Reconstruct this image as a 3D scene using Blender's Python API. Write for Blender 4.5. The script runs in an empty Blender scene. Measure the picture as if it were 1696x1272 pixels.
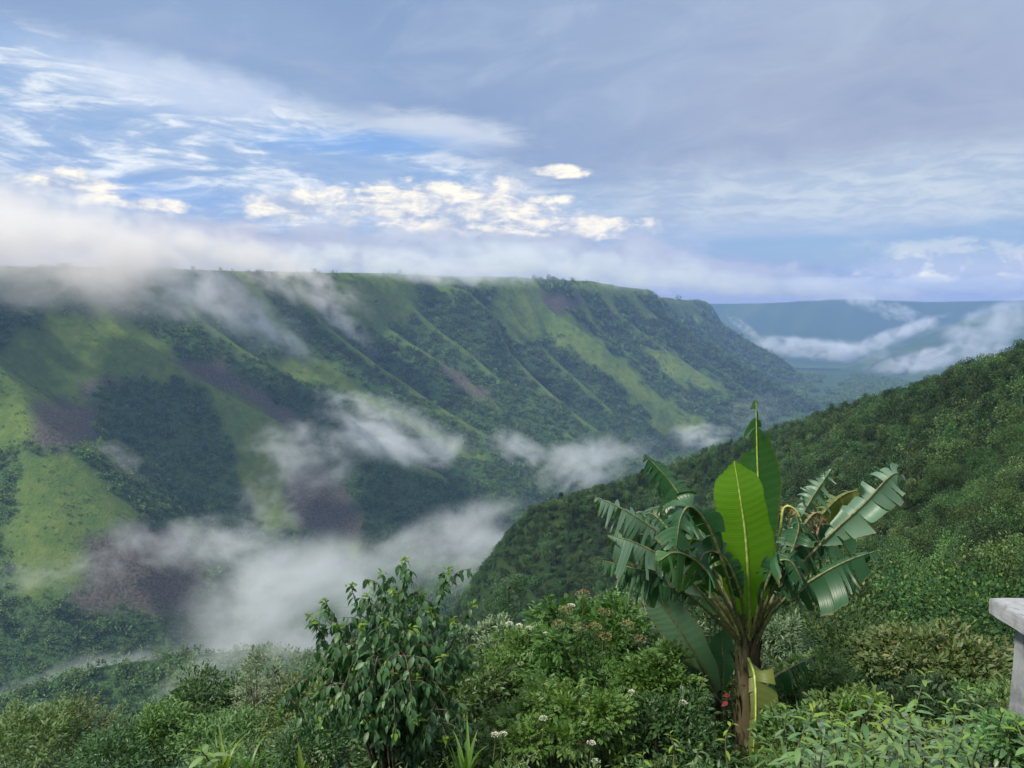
import bpy, math, random
import numpy as np
from mathutils import Vector, Matrix
R = math.radians
rng = np.random.default_rng(7)
random.seed(7)
sc = bpy.context.scene
COL = sc.collection

# ------------------------------------------------------------------ camera
FPX = 1281.0                                   # focal length in photograph pixels (1696 wide)
PITCH = math.atan(131 / FPX)
cam_data = bpy.data.cameras.new('camera')
cam = bpy.data.objects.new('camera', cam_data); COL.objects.link(cam)
cam_data.sensor_width = 36; cam_data.lens = 36 * FPX / 1696
cam_data.clip_start = 0.1; cam_data.clip_end = 60000
cam.location = (0, 0, 0)
cam.rotation_euler = (math.pi / 2 - PITCH, 0, 0)
sc.camera = cam
CP, SP = math.cos(PITCH), math.sin(PITCH)

def P(px, py, D):
    """world point seen at photograph pixel (px, py) standing D metres ahead"""
    a = (px - 848) / FPX; b = (636 - py) / FPX
    y = CP + b * SP; z = -SP + b * CP
    return np.array([a / y * D, D, z / y * D])

def proj(X, Y, Z):
    f = Y * CP - Z * SP; u = Y * SP + Z * CP
    f = np.where(np.abs(f) < 1e-3, 1e-3, f)
    return 848 + FPX * X / f, 636 - FPX * u / f, f

# ------------------------------------------------------------------ light and exposure
SUN_EL, SUN_AZ = 48.0, -124.0                  # azimuth clockwise from +Y (view direction)
sd = Vector((math.sin(R(SUN_AZ)) * math.cos(R(SUN_EL)), math.cos(R(SUN_AZ)) * math.cos(R(SUN_EL)), math.sin(R(SUN_EL))))
sun_data = bpy.data.lights.new('sun', 'SUN'); sun_data.energy = 4.1; sun_data.angle = R(6); sun_data.color = (1.0, 0.92, 0.78)
sun = bpy.data.objects.new('sun', sun_data); COL.objects.link(sun)
sun.rotation_euler = sd.to_track_quat('Z', 'Y').to_euler()
sun.location = sd * 300
sc.view_settings.view_transform = 'Standard'; sc.view_settings.look = 'None'
sc.view_settings.exposure = 0.5; sc.view_settings.gamma = 1
cy = sc.cycles if hasattr(sc, 'cycles') else None
sc.render.engine = 'CYCLES'
cy = sc.cycles
cy.max_bounces = 5; cy.diffuse_bounces = 2; cy.glossy_bounces = 1; cy.transmission_bounces = 2
cy.volume_bounces = 3; cy.transparent_max_bounces = 4
cy.volume_step_rate = 2.0; cy.volume_max_steps = 160
cy.use_denoising = True
cy.caustics_reflective = False; cy.caustics_refractive = False

# ------------------------------------------------------------------ node expression helper
class S:
    """a value socket with arithmetic"""
    def __init__(s, t, sock): s.t = t; s.s = sock
    def _m(s, op, *a, clamp=False): return mathn(s.t, op, s, *a, clamp=clamp)
    def __add__(s, o): return s._m('ADD', o)
    def __radd__(s, o): return s._m('ADD', o)
    def __sub__(s, o): return s._m('SUBTRACT', o)
    def __rsub__(s, o): return mathn(s.t, 'SUBTRACT', o, s)
    def __mul__(s, o): return s._m('MULTIPLY', o)
    def __rmul__(s, o): return s._m('MULTIPLY', o)
    def __truediv__(s, o): return s._m('DIVIDE', o)
    def pow(s, o): return s._m('POWER', o)
    def max(s, o): return s._m('MAXIMUM', o)
    def min(s, o): return s._m('MINIMUM', o)
    def clamp(s): return mathn(s.t, 'ADD', s, 0.0, clamp=True)

def put(t, sock, v):
    if isinstance(v, S): t.links.new(v.s, sock)
    elif isinstance(v, bpy.types.NodeSocket): t.links.new(v, sock)
    elif v is not None:
        if isinstance(v, (tuple, list)) and len(v) == 3 and sock.type == 'RGBA': v = (*v, 1)
        sock.default_value = v

def mathn(t, op, *a, clamp=False):
    n = t.nodes.new('ShaderNodeMath'); n.operation = op; n.use_clamp = clamp
    for i, v in enumerate(a): put(t, n.inputs[i], v)
    return S(t, n.outputs[0])

def sstep(t, v, lo, hi):
    n = t.nodes.new('ShaderNodeMapRange'); n.interpolation_type = 'SMOOTHSTEP'
    put(t, n.inputs['Value'], v); n.inputs['From Min'].default_value = lo; n.inputs['From Max'].default_value = hi
    return S(t, n.outputs['Result'])

def comb(t, x, y, z):
    n = t.nodes.new('ShaderNodeCombineXYZ')
    for i, v in enumerate((x, y, z)): put(t, n.inputs[i], v)
    return n.outputs[0]

def sep(t, v):
    n = t.nodes.new('ShaderNodeSeparateXYZ'); t.links.new(v, n.inputs[0])
    return [S(t, o) for o in n.outputs]

def noise(t, vec, scale, detail=4, rough=0.55, dist=0.0, lac=2.0):
    n = t.nodes.new('ShaderNodeTexNoise'); n.noise_dimensions = '3D'
    if vec is not None: put(t, n.inputs['Vector'], vec)
    for k, v in (('Scale', scale), ('Detail', detail), ('Roughness', rough), ('Distortion', dist), ('Lacunarity', lac)): n.inputs[k].default_value = v
    return S(t, n.outputs[0])

def vmath(t, op, a, b=None, scale=None):
    n = t.nodes.new('ShaderNodeVectorMath'); n.operation = op
    put(t, n.inputs[0], a)
    if b is not None: put(t, n.inputs[1], b)
    if scale is not None: put(t, n.inputs['Scale'], scale)
    return n.outputs[0]

def mixc(t, f, a, b, blend='MIX'):
    n = t.nodes.new('ShaderNodeMix'); n.data_type = 'RGBA'; n.blend_type = blend
    put(t, n.inputs[0], f); put(t, n.inputs[6], a); put(t, n.inputs[7], b)
    return n.outputs[2]

# ------------------------------------------------------------------ world: Nishita sky behind procedural cloud layers (by direction only)
world = bpy.data.worlds.new('World'); sc.world = world; world.use_nodes = True
def build_world():
    t = world.node_tree; t.nodes.clear()
    out = t.nodes.new('ShaderNodeOutputWorld')
    sky = t.nodes.new('ShaderNodeTexSky'); sky.sky_type = 'NISHITA'; sky.sun_disc = False
    sky.sun_elevation = R(SUN_EL); sky.sun_rotation = R(SUN_AZ % 360); sky.air_density = 1.2; sky.dust_density = 0.6; sky.ozone_density = 2.0
    bg = t.nodes.new('ShaderNodeBackground'); t.links.new(sky.outputs[0], bg.inputs[0]); bg.inputs[1].default_value = 0.075
    tc = t.nodes.new('ShaderNodeTexCoord'); d = tc.outputs['Generated']
    x, y, z = sep(t, d)
    az = mathn(t, 'ARCTAN2', x, y); el = mathn(t, 'ARCSINE', z)
    # perspective plane coordinates: clouds flatten into streaks towards the horizon
    zz = z.max(0.0) + 0.10
    plane = comb(t, x / zz, y / zz, 0.0)
    streak = comb(t, az * 3.2, el * 15.0, 0.3)
    angv = comb(t, az * 9.0, el * 14.0, 0.0)
    nbig = noise(t, comb(t, az * 2.2, el * 4.5, 2.0), 1.0, 4, 0.5, 0.3)
    nstr = noise(t, streak, 1.9, 9, 0.62, 0.9)
    nfine = noise(t, comb(t, az * 9, el * 34, 4.0), 2.0, 7, 0.62, 0.5)
    ncum = noise(t, angv, 2.6, 8, 0.6, 0.25)
    nbank = noise(t, comb(t, az * 7, el * 12, 9.0), 1.5, 7, 0.58, 0.35)
    def ell(cx, cy, rx, ry, soft=0.5, nz=None, amp=0.0, tilt=0.0):
        w_ = P(cx, cy, 1.0); a0 = math.atan2(w_[0], 1.0); e0 = math.atan2(w_[2], math.hypot(w_[0], 1.0))
        u = (az - a0); v = (el - e0)
        if tilt:
            c, s_ = math.cos(tilt), math.sin(tilt)
            u, v = u * c + v * s_, v * c - u * s_
        u = u * (FPX / rx); v = v * (FPX / ry)
        q = mathn(t, 'SQRT', u * u + v * v)
        if nz is not None: q = q + (nz - 0.5) * amp
        return 1.0 - sstep(t, q, 1 - soft, 1 + soft)
    # high sheet of blue-grey cloud
    sheet = mixc(t, sstep(t, nbig, 0.30, 0.70), (0.235, 0.345, 0.55), (0.305, 0.41, 0.605))
    pale = ell(1640, 40, 560, 300, 0.7, nbig, 0.7)
    sheet = mixc(t, pale * 0.85, sheet, (0.39, 0.475, 0.63))
    grey = ell(1480, 215, 330, 130, 0.6, nbank, 1.0)
    sheet = mixc(t, grey * 0.75, sheet, (0.37, 0.43, 0.575))
    soft = noise(t, comb(t, az * 5, el * 13 - az * 2, 6.0), 1.3, 6, 0.6, 0.6)
    sheet = mixc(t, sstep(t, soft, 0.45, 0.75) * 0.5, sheet, (0.47, 0.56, 0.70))
    sheet = mixc(t, sstep(t, soft, 0.5, 0.28) * 0.35, sheet, (0.24, 0.34, 0.54))
    dusk = ell(60, 30, 460, 120, 0.6, nbig, 0.5)
    sheet = mixc(t, dusk * 0.4, sheet, (0.265, 0.385, 0.60))
    # the window of thin streaky cloud on the left
    win = ell(300, 250, 680, 112, 0.30, nstr, 0.5, -0.17)
    thin = mixc(t, sstep(t, nfine, 0.35, 0.6) * 0.5, (0.30, 0.455, 0.71), (0.43, 0.555, 0.75))
    thin = mixc(t, sstep(t, nstr, 0.40, 0.66) * 0.85, thin, (0.54, 0.655, 0.80))
    thin = mixc(t, sstep(t, nstr * 0.55 + nfine * 0.45, 0.47, 0.64), thin, (0.92, 0.96, 0.98))
    col = mixc(t, win, sheet, thin)
    wisp = ell(740, 215, 110, 22, 0.6, nfine, 1.6, -0.1)
    col = mixc(t, wisp * 0.75, col, (0.72, 0.78, 0.86))
    wisp = ell(300, 145, 150, 34, 0.6, ncum * .5 + nfine * .5, 2.2, -0.12)
    col = mixc(t, wisp * 0.7, col, (0.66, 0.74, 0.88))
    blue = ell(590, 236, 150, 16, 0.8, nstr, 1.4)
    col = mixc(t, blue * 0.6, col, (0.17, 0.40, 0.82))
    blue = ell(260, 322, 100, 18, 0.8, nstr, 1.4)
    col = mixc(t, blue * 0.55, col, (0.20, 0.40, 0.80))
    # pale band right of centre
    pb = ell(1480, 330, 430, 62, 0.7, nbank, 1.5)
    col = mixc(t, pb * 0.8, col, mixc(t, sstep(t, nfine, 0.35, 0.65), (0.48, 0.60, 0.74), (0.70, 0.79, 0.84)))
    lb = ell(1250, 400, 260, 30, 0.8, nstr, 0.8)
    col = mixc(t, lb * 0.55, col, (0.46, 0.58, 0.78))
    # blue gap low on the right: the clear sky itself shows
    gap = ell(1290, 418, 180, 23, 0.5, nbank, 1.6)
    gap2 = ell(1610, 400, 160, 24, 0.7, nbank, 1.4)
    # sunlit cumulus
    cums = None
    for (cx, cy_, rx, ry) in ((740, 345, 190, 34), (490, 342, 62, 24), (120, 308, 62, 20), (255, 340, 50, 9), (850, 376, 190, 20), (700, 318, 110, 9), (930, 285, 50, 9)):
        e = ell(cx, cy_, rx, ry, 0.35, ncum * 0.6 + nfine * 0.4, 3.2)
        cums = e if cums is None else cums.max(e)
    lit = mixc(t, sstep(t, ncum * 0.5 + nfine * 0.5, 0.40, 0.60), (1.22, 1.12, 0.90), (0.46, 0.54, 0.70))
    col = mixc(t, cums * 0.92, col, lit)
    cr = ell(1590, 438, 190, 30, 0.3, ncum * .7 + nfine * .3, 3.0)
    # low grey-lavender bank: its top follows a falling line
    fc = t.nodes.new('ShaderNodeFloatCurve')
    put(t, fc.inputs['Value'], (az + 0.7) / 1.4)
    cv = fc.mapping.curves[0]
    ptsl = [(-0.7, 300), (-0.585, 325), (-0.50, 362), (-0.42, 372), (-0.33, 378), (-0.18, 388), (0.0, 384), (0.13, 402), (0.24, 425), (0.36, 446), (0.47, 463), (0.585, 474), (0.7, 474)]
    pts = [((a + .7) / 1.4, math.atan((505 - p) / FPX * math.cos(a)) * FPX / 250.0) for a, p in ptsl]
    cv.points[0].location = pts[0]; cv.points[1].location = pts[-1]
    for p in pts[1:-1]: cv.points.new(*p)
    fc.mapping.update()
    top = S(t, fc.outputs[0]) * (250.0 / FPX)
    bank = sstep(t, top - el + (nbank - 0.5) * 0.085, -0.012, 0.014)
    bcol = mixc(t, sstep(t, nbank, 0.3, 0.7), (0.40, 0.45, 0.58), (0.60, 0.64, 0.74))
    bcol = mixc(t, ell(80, 420, 330, 120, 0.7, nbank, 0.8) * 0.6, bcol, (0.72, 0.66, 0.68))
    bcol = mixc(t, ell(1500, 480, 420, 26, 0.8, nbank, 0.8) * 0.6, bcol, (0.66, 0.72, 0.80))
    col = mixc(t, cr.max(ell(1500, 432, 60, 16, .4, nfine, 2.0)), col, mixc(t, sstep(t, ncum, 0.38, 0.56), (1.25, 1.18, 0.95), (0.60, 0.68, 0.80)))
    col = mixc(t, bank * 0.97, col, bcol)
    # sides and back of the sky, where the photograph does not look: plain broken cloud with a brighter part round the sun
    gp = gap.max(gap2 * 0.6) * (1.0 - bank)
    alpha = 1.0 - gp * 0.5
    col = mixc(t, gp * 0.9, col, (0.10, 0.33, 0.74))
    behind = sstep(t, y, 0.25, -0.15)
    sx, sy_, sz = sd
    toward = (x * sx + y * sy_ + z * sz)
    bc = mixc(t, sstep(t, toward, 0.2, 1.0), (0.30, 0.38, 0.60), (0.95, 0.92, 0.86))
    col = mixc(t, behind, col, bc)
    # unseen sky overhead and behind, brightened to add soft fill light
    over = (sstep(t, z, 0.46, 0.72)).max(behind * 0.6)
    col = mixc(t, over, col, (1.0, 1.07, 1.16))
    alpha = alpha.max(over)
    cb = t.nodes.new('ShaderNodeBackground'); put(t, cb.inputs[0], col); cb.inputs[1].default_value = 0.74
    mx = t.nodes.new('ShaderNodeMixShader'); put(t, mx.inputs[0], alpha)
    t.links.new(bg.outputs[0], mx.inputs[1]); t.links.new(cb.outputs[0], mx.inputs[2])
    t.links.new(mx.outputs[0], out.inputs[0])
build_world()
world.cycles.sampling_method = 'MANUAL'; world.cycles.sample_map_resolution = 512

# ------------------------------------------------------------------ scene graph helpers
def tag(o, label=None, cat=None, group=None, kind=None):
    if label: o['label'] = label
    if cat: o['category'] = cat
    if group: o['group'] = group
    if kind: o['kind'] = kind
    return o

def empty(name, loc, label=None, cat=None, group=None, rz=0):
    o = bpy.data.objects.new(name, None); COL.objects.link(o); o.location = loc; o.rotation_euler = (0, 0, rz)
    o.empty_display_size = 0.2
    return tag(o, label, cat, group)

def mesh_obj(name, V, faces, mat, parent=None, smooth=True, attrs=None, uv=None, link=True, loc=None):
    """V: (n,3); faces: list of arrays (m,k) or one array; attrs: {name: (n,)} point floats"""
    me = bpy.data.meshes.new(name)
    V = np.asarray(V, dtype=np.float32)
    if isinstance(faces, np.ndarray): faces = [faces]
    faces = [np.asarray(f, dtype=np.int32) for f in faces if len(f)]
    loops = np.concatenate([f.ravel() for f in faces]) if faces else np.zeros(0, np.int32)
    tot = np.concatenate([np.full(len(f), f.shape[1], np.int32) for f in faces]) if faces else np.zeros(0, np.int32)
    start = np.concatenate([[0], np.cumsum(tot)[:-1]]).astype(np.int32) if len(tot) else np.zeros(0, np.int32)
    me.vertices.add(len(V)); me.vertices.foreach_set('co', V.ravel())
    me.loops.add(len(loops)); me.loops.foreach_set('vertex_index', loops)
    me.polygons.add(len(tot)); me.polygons.foreach_set('loop_start', start); me.polygons.foreach_set('loop_total', tot)
    if smooth: me.polygons.foreach_set('use_smooth', np.ones(len(tot), bool))
    me.update(calc_edges=True)
    if attrs:
        for k, a in attrs.items():
            at = me.attributes.new(k, 'FLOAT', 'POINT'); at.data.foreach_set('value', np.asarray(a, np.float32))
    if uv is not None:
        ul = me.uv_layers.new(name='UVMap'); ul.data.foreach_set('uv', np.asarray(uv, np.float32)[loops].ravel())
    if mat: me.materials.append(mat)
    o = bpy.data.objects.new(name, me)
    if link: COL.objects.link(o)
    if parent: o.parent = parent
    if loc is not None: o.location = loc
    return o

class MB:
    """collects pieces with a per-vertex tint"""
    def __init__(s): s.V = []; s.F = {}; s.T = []; s.U = []; s.n = 0
    def add(s, V, F, tint=0.5, uv=None):
        V = np.asarray(V, float); s.V.append(V)
        for f in (F if isinstance(F, list) else [F]):
            f = np.asarray(f, int)
            if len(f): s.F.setdefault(f.shape[1], []).append(f + s.n)
        s.T.append(np.broadcast_to(np.asarray(tint, float), (len(V),)).copy())
        s.U.append(np.asarray(uv, float) if uv is not None else np.zeros((len(V), 2)))
        s.n += len(V)
    def build(s, name, mat, parent=None, **k):
        V = np.concatenate(s.V)
        return mesh_obj(name, V, [np.concatenate(f) for f in s.F.values()], mat, parent, attrs={'tint': np.concatenate(s.T)}, uv=np.concatenate(s.U), **k)

def nrm(v): return v / (np.linalg.norm(v, axis=-1, keepdims=True) + 1e-9)

def tube(mb, pts, r, seg=6, tint=0.5):
    pts = np.asarray(pts, float); n = len(pts); r = np.broadcast_to(r, (n,))
    T = nrm(np.gradient(pts, axis=0))
    ref = np.array([0, 0, 1.0]) if abs(T[0][2]) < 0.9 else np.array([1.0, 0, 0])
    A = nrm(np.cross(T, ref)); B = np.cross(T, A)
    a = np.linspace(0, 2 * np.pi, seg, endpoint=False)
    V = pts[:, None, :] + r[:, None, None] * (A[:, None, :] * np.cos(a)[None, :, None] + B[:, None, :] * np.sin(a)[None, :, None])
    i = np.arange(n - 1)[:, None] * seg; j = np.arange(seg)[None, :]; jn = (j + 1) % seg
    F = np.stack([i + j, i + jn, i + seg + jn, i + seg + j], -1).reshape(-1, 4)
    uv = np.stack([np.repeat(np.linspace(0, 1, n), seg), np.tile(a / 6.283, n)], -1)
    mb.add(V.reshape(-1, 3), F, tint, uv)

def bez(p, n=16):
    """smooth curve through control points (Catmull-Rom)"""
    p = np.asarray(p, float)
    if len(p) == 2: return p[0] + (p[1] - p[0]) * np.linspace(0, 1, n)[:, None]
    q = np.vstack([2 * p[0] - p[1], p, 2 * p[-1] - p[-2]])
    t = np.linspace(0, len(p) - 1 - 1e-6, n); i = t.astype(int); f = (t - i)[:, None]
    a, b, c, d = q[i], q[i + 1], q[i + 2], q[i + 3]
    return 0.5 * (2 * b + (c - a) * f + (2 * a - 5 * b + 4 * c - d) * f ** 2 + (3 * b - a - 3 * c + d) * f ** 3)

# leaf templates: length 1 along +Y, face up +Z
def leaf_template(w=0.36, fold=0.10, curl=0.12, n=4, ovate=0.45):
    """narrow leaf folded along its midrib, drooping at the tip"""
    ys = np.linspace(0, 1, n + 1); V = []; F4 = []; F3 = []
    for k, y in enumerate(ys):
        ww = w * (np.sin(np.pi * y ** (0.9 + (0.5 - ovate))) ** 0.8) * 0.5 if 0 < y < 1 else 0
        zc = -curl * y ** 2
        if k in (0, n): V.append((0, y, zc))
        else: V += [(-ww, y, zc + fold * ww * 2), (0, y, zc), (ww, y, zc + fold * ww * 2)]
    F3 = [(0, 2, 1), (0, 3, 2)]
    for k in range(n - 2):
        b = 1 + 3 * k; F4 += [(b, b + 1, b + 4, b + 3), (b + 1, b + 2, b + 5, b + 4)]
    b = 1 + 3 * (n - 2); F3 += [(b, b + 1, b + 3), (b + 1, b + 2, b + 3)]
    V = np.array(V, float); F = [np.array(F3)] + ([np.array(F4)] if F4 else [])
    return V, F
LEAF = leaf_template(); LEAF_WIDE = leaf_template(0.55, 0.08, 0.2); LEAF_THIN = leaf_template(0.22, 0.12, 0.25)
LEAF_LITE = leaf_template(0.45, 0.15, 0.15, n=2)
LEAF_LITE = (np.array([(0, 0, 0), (-.24, .5, .05), (.24, .5, .05), (0, 1, -.12)], float), [np.array([(0, 2, 1), (1, 2, 3)])])

def add_leaves(mb, tpl, pos, dirs, size, up=None, tint=None, roll=0.5):
    pos = np.asarray(pos, float); n = len(pos)
    if n == 0: return
    Y = nrm(np.asarray(dirs, float))
    U = np.tile([0, 0, 1.0], (n, 1)) if up is None else np.asarray(up, float)
    U = U + rng.normal(0, roll, (n, 3))
    X = nrm(np.cross(Y, U)); Z = np.cross(X, Y)
    s = np.broadcast_to(size, (n,))[:, None, None]
    tv, tf = tpl
    V = pos[:, None] + s * (tv[None, :, 0:1] * X[:, None] + tv[None, :, 1:2] * Y[:, None] + tv[None, :, 2:3] * Z[:, None])
    m = len(tv); off = (np.arange(n) * m)[:, None, None]
    F = [(f[None] + off).reshape(-1, f.shape[1]) for f in tf]
    ti = rng.random(n) if tint is None else np.broadcast_to(tint, (n,))
    uv = np.tile(tv[:, [1, 0]], (n, 1))
    mb.add(V.reshape(-1, 3), F, np.repeat(ti, m), uv)

# ------------------------------------------------------------------ numpy noise
def vnoise(x, y, seed=0):
    xi = np.floor(x).astype(np.int64); yi = np.floor(y).astype(np.int64); xf = x - xi; yf = y - yi
    def h(a, b):
        n = (a * 374761393 + b * 668265263 + seed * 1442695041) & 0xffffffff
        n = ((n ^ (n >> 13)) * 1274126177) & 0xffffffff
        return ((n ^ (n >> 16)) & 0xffff) / 65535.0
    u = xf * xf * (3 - 2 * xf); v = yf * yf * (3 - 2 * yf)
    return (h(xi, yi) * (1 - u) + h(xi + 1, yi) * u) * (1 - v) + (h(xi, yi + 1) * (1 - u) + h(xi + 1, yi + 1) * u) * v
def fbm(x, y, o=4, seed=0):
    s = 0; a = 0.5; tot = 0
    for k in range(o): s = s + a * vnoise(x * 2 ** k, y * 2 ** k, seed + k); tot += a; a *= 0.5
    return s / tot * 2 - 1
def smooth01(x, a, b):
    t = np.clip((x - a) / (b - a), 0, 1); return t * t * (3 - 2 * t)

# ------------------------------------------------------------------ materials
def newmat(name):
    m = bpy.data.materials.new(name); m.use_nodes = True; t = m.node_tree; t.nodes.clear()
    out = t.nodes.new('ShaderNodeOutputMaterial')
    return m, t, out
def attr(t, name):
    n = t.nodes.new('ShaderNodeAttribute'); n.attribute_name = name; return S(t, n.outputs['Fac'])

def foliage_mat(name, dark, light, transl=0.35, rough=0.5, spec=0.35, vary=0.5, third=None, noise_scale=0.0):
    m, t, out = newmat(name)
    ti = attr(t, 'tint')
    oi = t.nodes.new('ShaderNodeObjectInfo'); rnd = S(t, oi.outputs['Random'])
    c = mixc(t, (ti * 0.75 + rnd * 0.25).clamp(), dark, light)
    if third: c = mixc(t, sstep(t, mathn(t, 'FRACT', rnd * 7.31 + ti * 3.7), 0.80, 1.0), c, third)
    hsv = t.nodes.new('ShaderNodeHueSaturation'); put(t, hsv.inputs['Color'], c)
    val = 1.0 - vary * 0.5 + mathn(t, 'FRACT', rnd * 13.7) * vary
    if noise_scale:      # different species grow in patches
        g_ = t.nodes.new('ShaderNodeNewGeometry'); pn = noise(t, g_.outputs['Position'], noise_scale, 4, .6)
        val = val * (0.62 + sstep(t, pn, .34, .66) * 0.8)
        put(t, hsv.inputs['Saturation'], 1.08 - sstep(t, pn, .34, .66) * 0.16)
    put(t, hsv.inputs['Value'], val)
    put(t, hsv.inputs['Hue'], 0.475 + mathn(t, 'FRACT', rnd * 5.1) * 0.045)
    c = hsv.outputs[0]
    p = t.nodes.new('ShaderNodeBsdfPrincipled'); put(t, p.inputs['Base Color'], c)
    p.inputs['Roughness'].default_value = rough; p.inputs['Specular IOR Level'].default_value = spec
    tr = t.nodes.new('ShaderNodeBsdfTranslucent')
    put(t, tr.inputs['Color'], mixc(t, 1.0, c, (1.25, 1.35, 0.5), 'MULTIPLY'))
    mx = t.nodes.new('ShaderNodeMixShader'); mx.inputs[0].default_value = transl
    t.links.new(p.outputs[0], mx.inputs[1]); t.links.new(tr.outputs[0], mx.inputs[2]); t.links.new(mx.outputs[0], out.inputs[0])
    return m

def simple_mat(name, c1, c2, scale=6, rough=0.8, bump=0.3, det=6, stretch=(1, 1, 1)):
    m, t, out = newmat(name)
    tc = t.nodes.new('ShaderNodeTexCoord')
    v = vmath(t, 'MULTIPLY', tc.outputs['Object'], stretch)
    n = noise(t, v, scale, det, 0.6)
    p = t.nodes.new('ShaderNodeBsdfPrincipled'); put(t, p.inputs['Base Color'], mixc(t, sstep(t, n, 0.35, 0.65), c1, c2))
    p.inputs['Roughness'].default_value = rough; p.inputs['Specular IOR Level'].default_value = 0.3
    b = t.nodes.new('ShaderNodeBump'); b.inputs['Strength'].default_value = bump; b.inputs['Distance'].default_value = 0.02
    put(t, b.inputs['Height'], n); t.links.new(b.outputs[0], p.inputs['Normal'])
    t.links.new(p.outputs[0], out.inputs[0])
    return m

M_far = foliage_mat('far_forest', (0.050, 0.112, 0.036), (0.140, 0.215, 0.066), 0.25, 0.7, 0.1, 0.8)
M_hill = foliage_mat('hill_scrub', (0.012, 0.040, 0.014), (0.048, 0.102, 0.028), 0.25, 0.6, 0.25, 1.2, third=(0.12, 0.17, 0.04), noise_scale=.045)
M_bark = simple_mat('bark', (0.045, 0.032, 0.022), (0.10, 0.08, 0.06), 14, 0.9, 0.5)

# terrain material: scrub, grass and cleared brown plots from point attributes
def terrain_mat(name, forest, grass, brown, sc1, b1, tex=1.0):
    m, t, out = newmat(name)
    geo = t.nodes.new('ShaderNodeNewGeometry'); p_ = geo.outputs['Position']
    n1 = noise(t, p_, sc1, 6, 0.62); n2 = noise(t, p_, sc1 * 5, 4, 0.7); n3 = noise(t, p_, sc1 * 0.12, 4, 0.6)
    g = mixc(t, sstep(t, n1 * 0.6 + n3 * 0.4, 0.35, 0.66), grass[0], grass[1])
    g = mixc(t, sstep(t, n2, 0.55, 0.75) * 0.5, g, grass[2])
    f = mixc(t, sstep(t, n2, 0.35, 0.65), forest[0], forest[1])
    br = mixc(t, sstep(t, n2, 0.35, 0.65), brown[0], brown[1])
    br = mixc(t, sstep(t, n1, 0.58, 0.72) * 0.45, br, forest[1])
    c = mixc(t, attr(t, 'grass'), f, g); c = mixc(t, attr(t, 'brown'), c, br)
    p = t.nodes.new('ShaderNodeBsdfPrincipled'); put(t, p.inputs['Base Color'], c)
    p.inputs['Roughness'].default_value = 0.9; p.inputs['Specular IOR Level'].default_value = 0.1
    b = t.nodes.new('ShaderNodeBump'); b.inputs['Strength'].default_value = 1.0; b.inputs['Distance'].default_value = b1
    put(t, b.inputs['Height'], n1 * 0.6 + n2 * 0.4); t.links.new(b.outputs[0], p.inputs['Normal'])
    t.links.new(p.outputs[0], out.inputs[0])
    return m
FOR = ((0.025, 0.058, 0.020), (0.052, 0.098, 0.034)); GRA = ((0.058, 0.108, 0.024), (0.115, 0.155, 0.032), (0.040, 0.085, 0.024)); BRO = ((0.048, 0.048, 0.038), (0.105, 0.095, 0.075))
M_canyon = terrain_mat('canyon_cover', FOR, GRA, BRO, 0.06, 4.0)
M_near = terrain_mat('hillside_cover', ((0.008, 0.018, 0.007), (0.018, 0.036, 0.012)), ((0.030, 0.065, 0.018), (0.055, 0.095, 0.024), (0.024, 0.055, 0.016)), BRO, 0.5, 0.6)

# ------------------------------------------------------------------ terrain maths
def polydist(X, Y, pts):
    """distance to a 3-D polyline in plan, height there, signed side and length along it"""
    best = np.full(X.shape, 1e18); Z = np.zeros(X.shape); side = np.zeros(X.shape); L = np.zeros(X.shape); acc = 0
    for a, b in zip(pts[:-1], pts[1:]):
        dx, dy = b[0] - a[0], b[1] - a[1]; l2 = dx * dx + dy * dy; l = math.sqrt(l2)
        t = np.clip(((X - a[0]) * dx + (Y - a[1]) * dy) / l2, 0, 1)
        ex = X - a[0] - t * dx; ey = Y - a[1] - t * dy; d = ex * ex + ey * ey
        m = d < best
        best = np.where(m, d, best); Z = np.where(m, a[2] + t * (b[2] - a[2]), Z)
        side = np.where(m, np.sign(dx * ey - dy * ex), side); L = np.where(m, acc + t * l, L); acc += l
    return np.sqrt(best), Z, side, L

def plan_line(pix, D0, D1):
    """crest seen along photograph pixels, standing on the plan line from depth D0 to depth D1"""
    a = P(*pix[0], D0); b = P(*pix[-1], D1); out = []
    for k, (px, py) in enumerate(pix):
        r = P(px, py, 1.0); dx, dy = b[0] - a[0], b[1] - a[1]
        # a + s*(dx,dy) = D*(r0,1)
        s = (r[0] * a[1] - a[0]) / (dx - r[0] * dy); D = a[1] + s * dy
        if k == 0: D = D0
        if k == len(pix) - 1: D = D1
        out.append(P(px, py, D))
    return out

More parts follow.
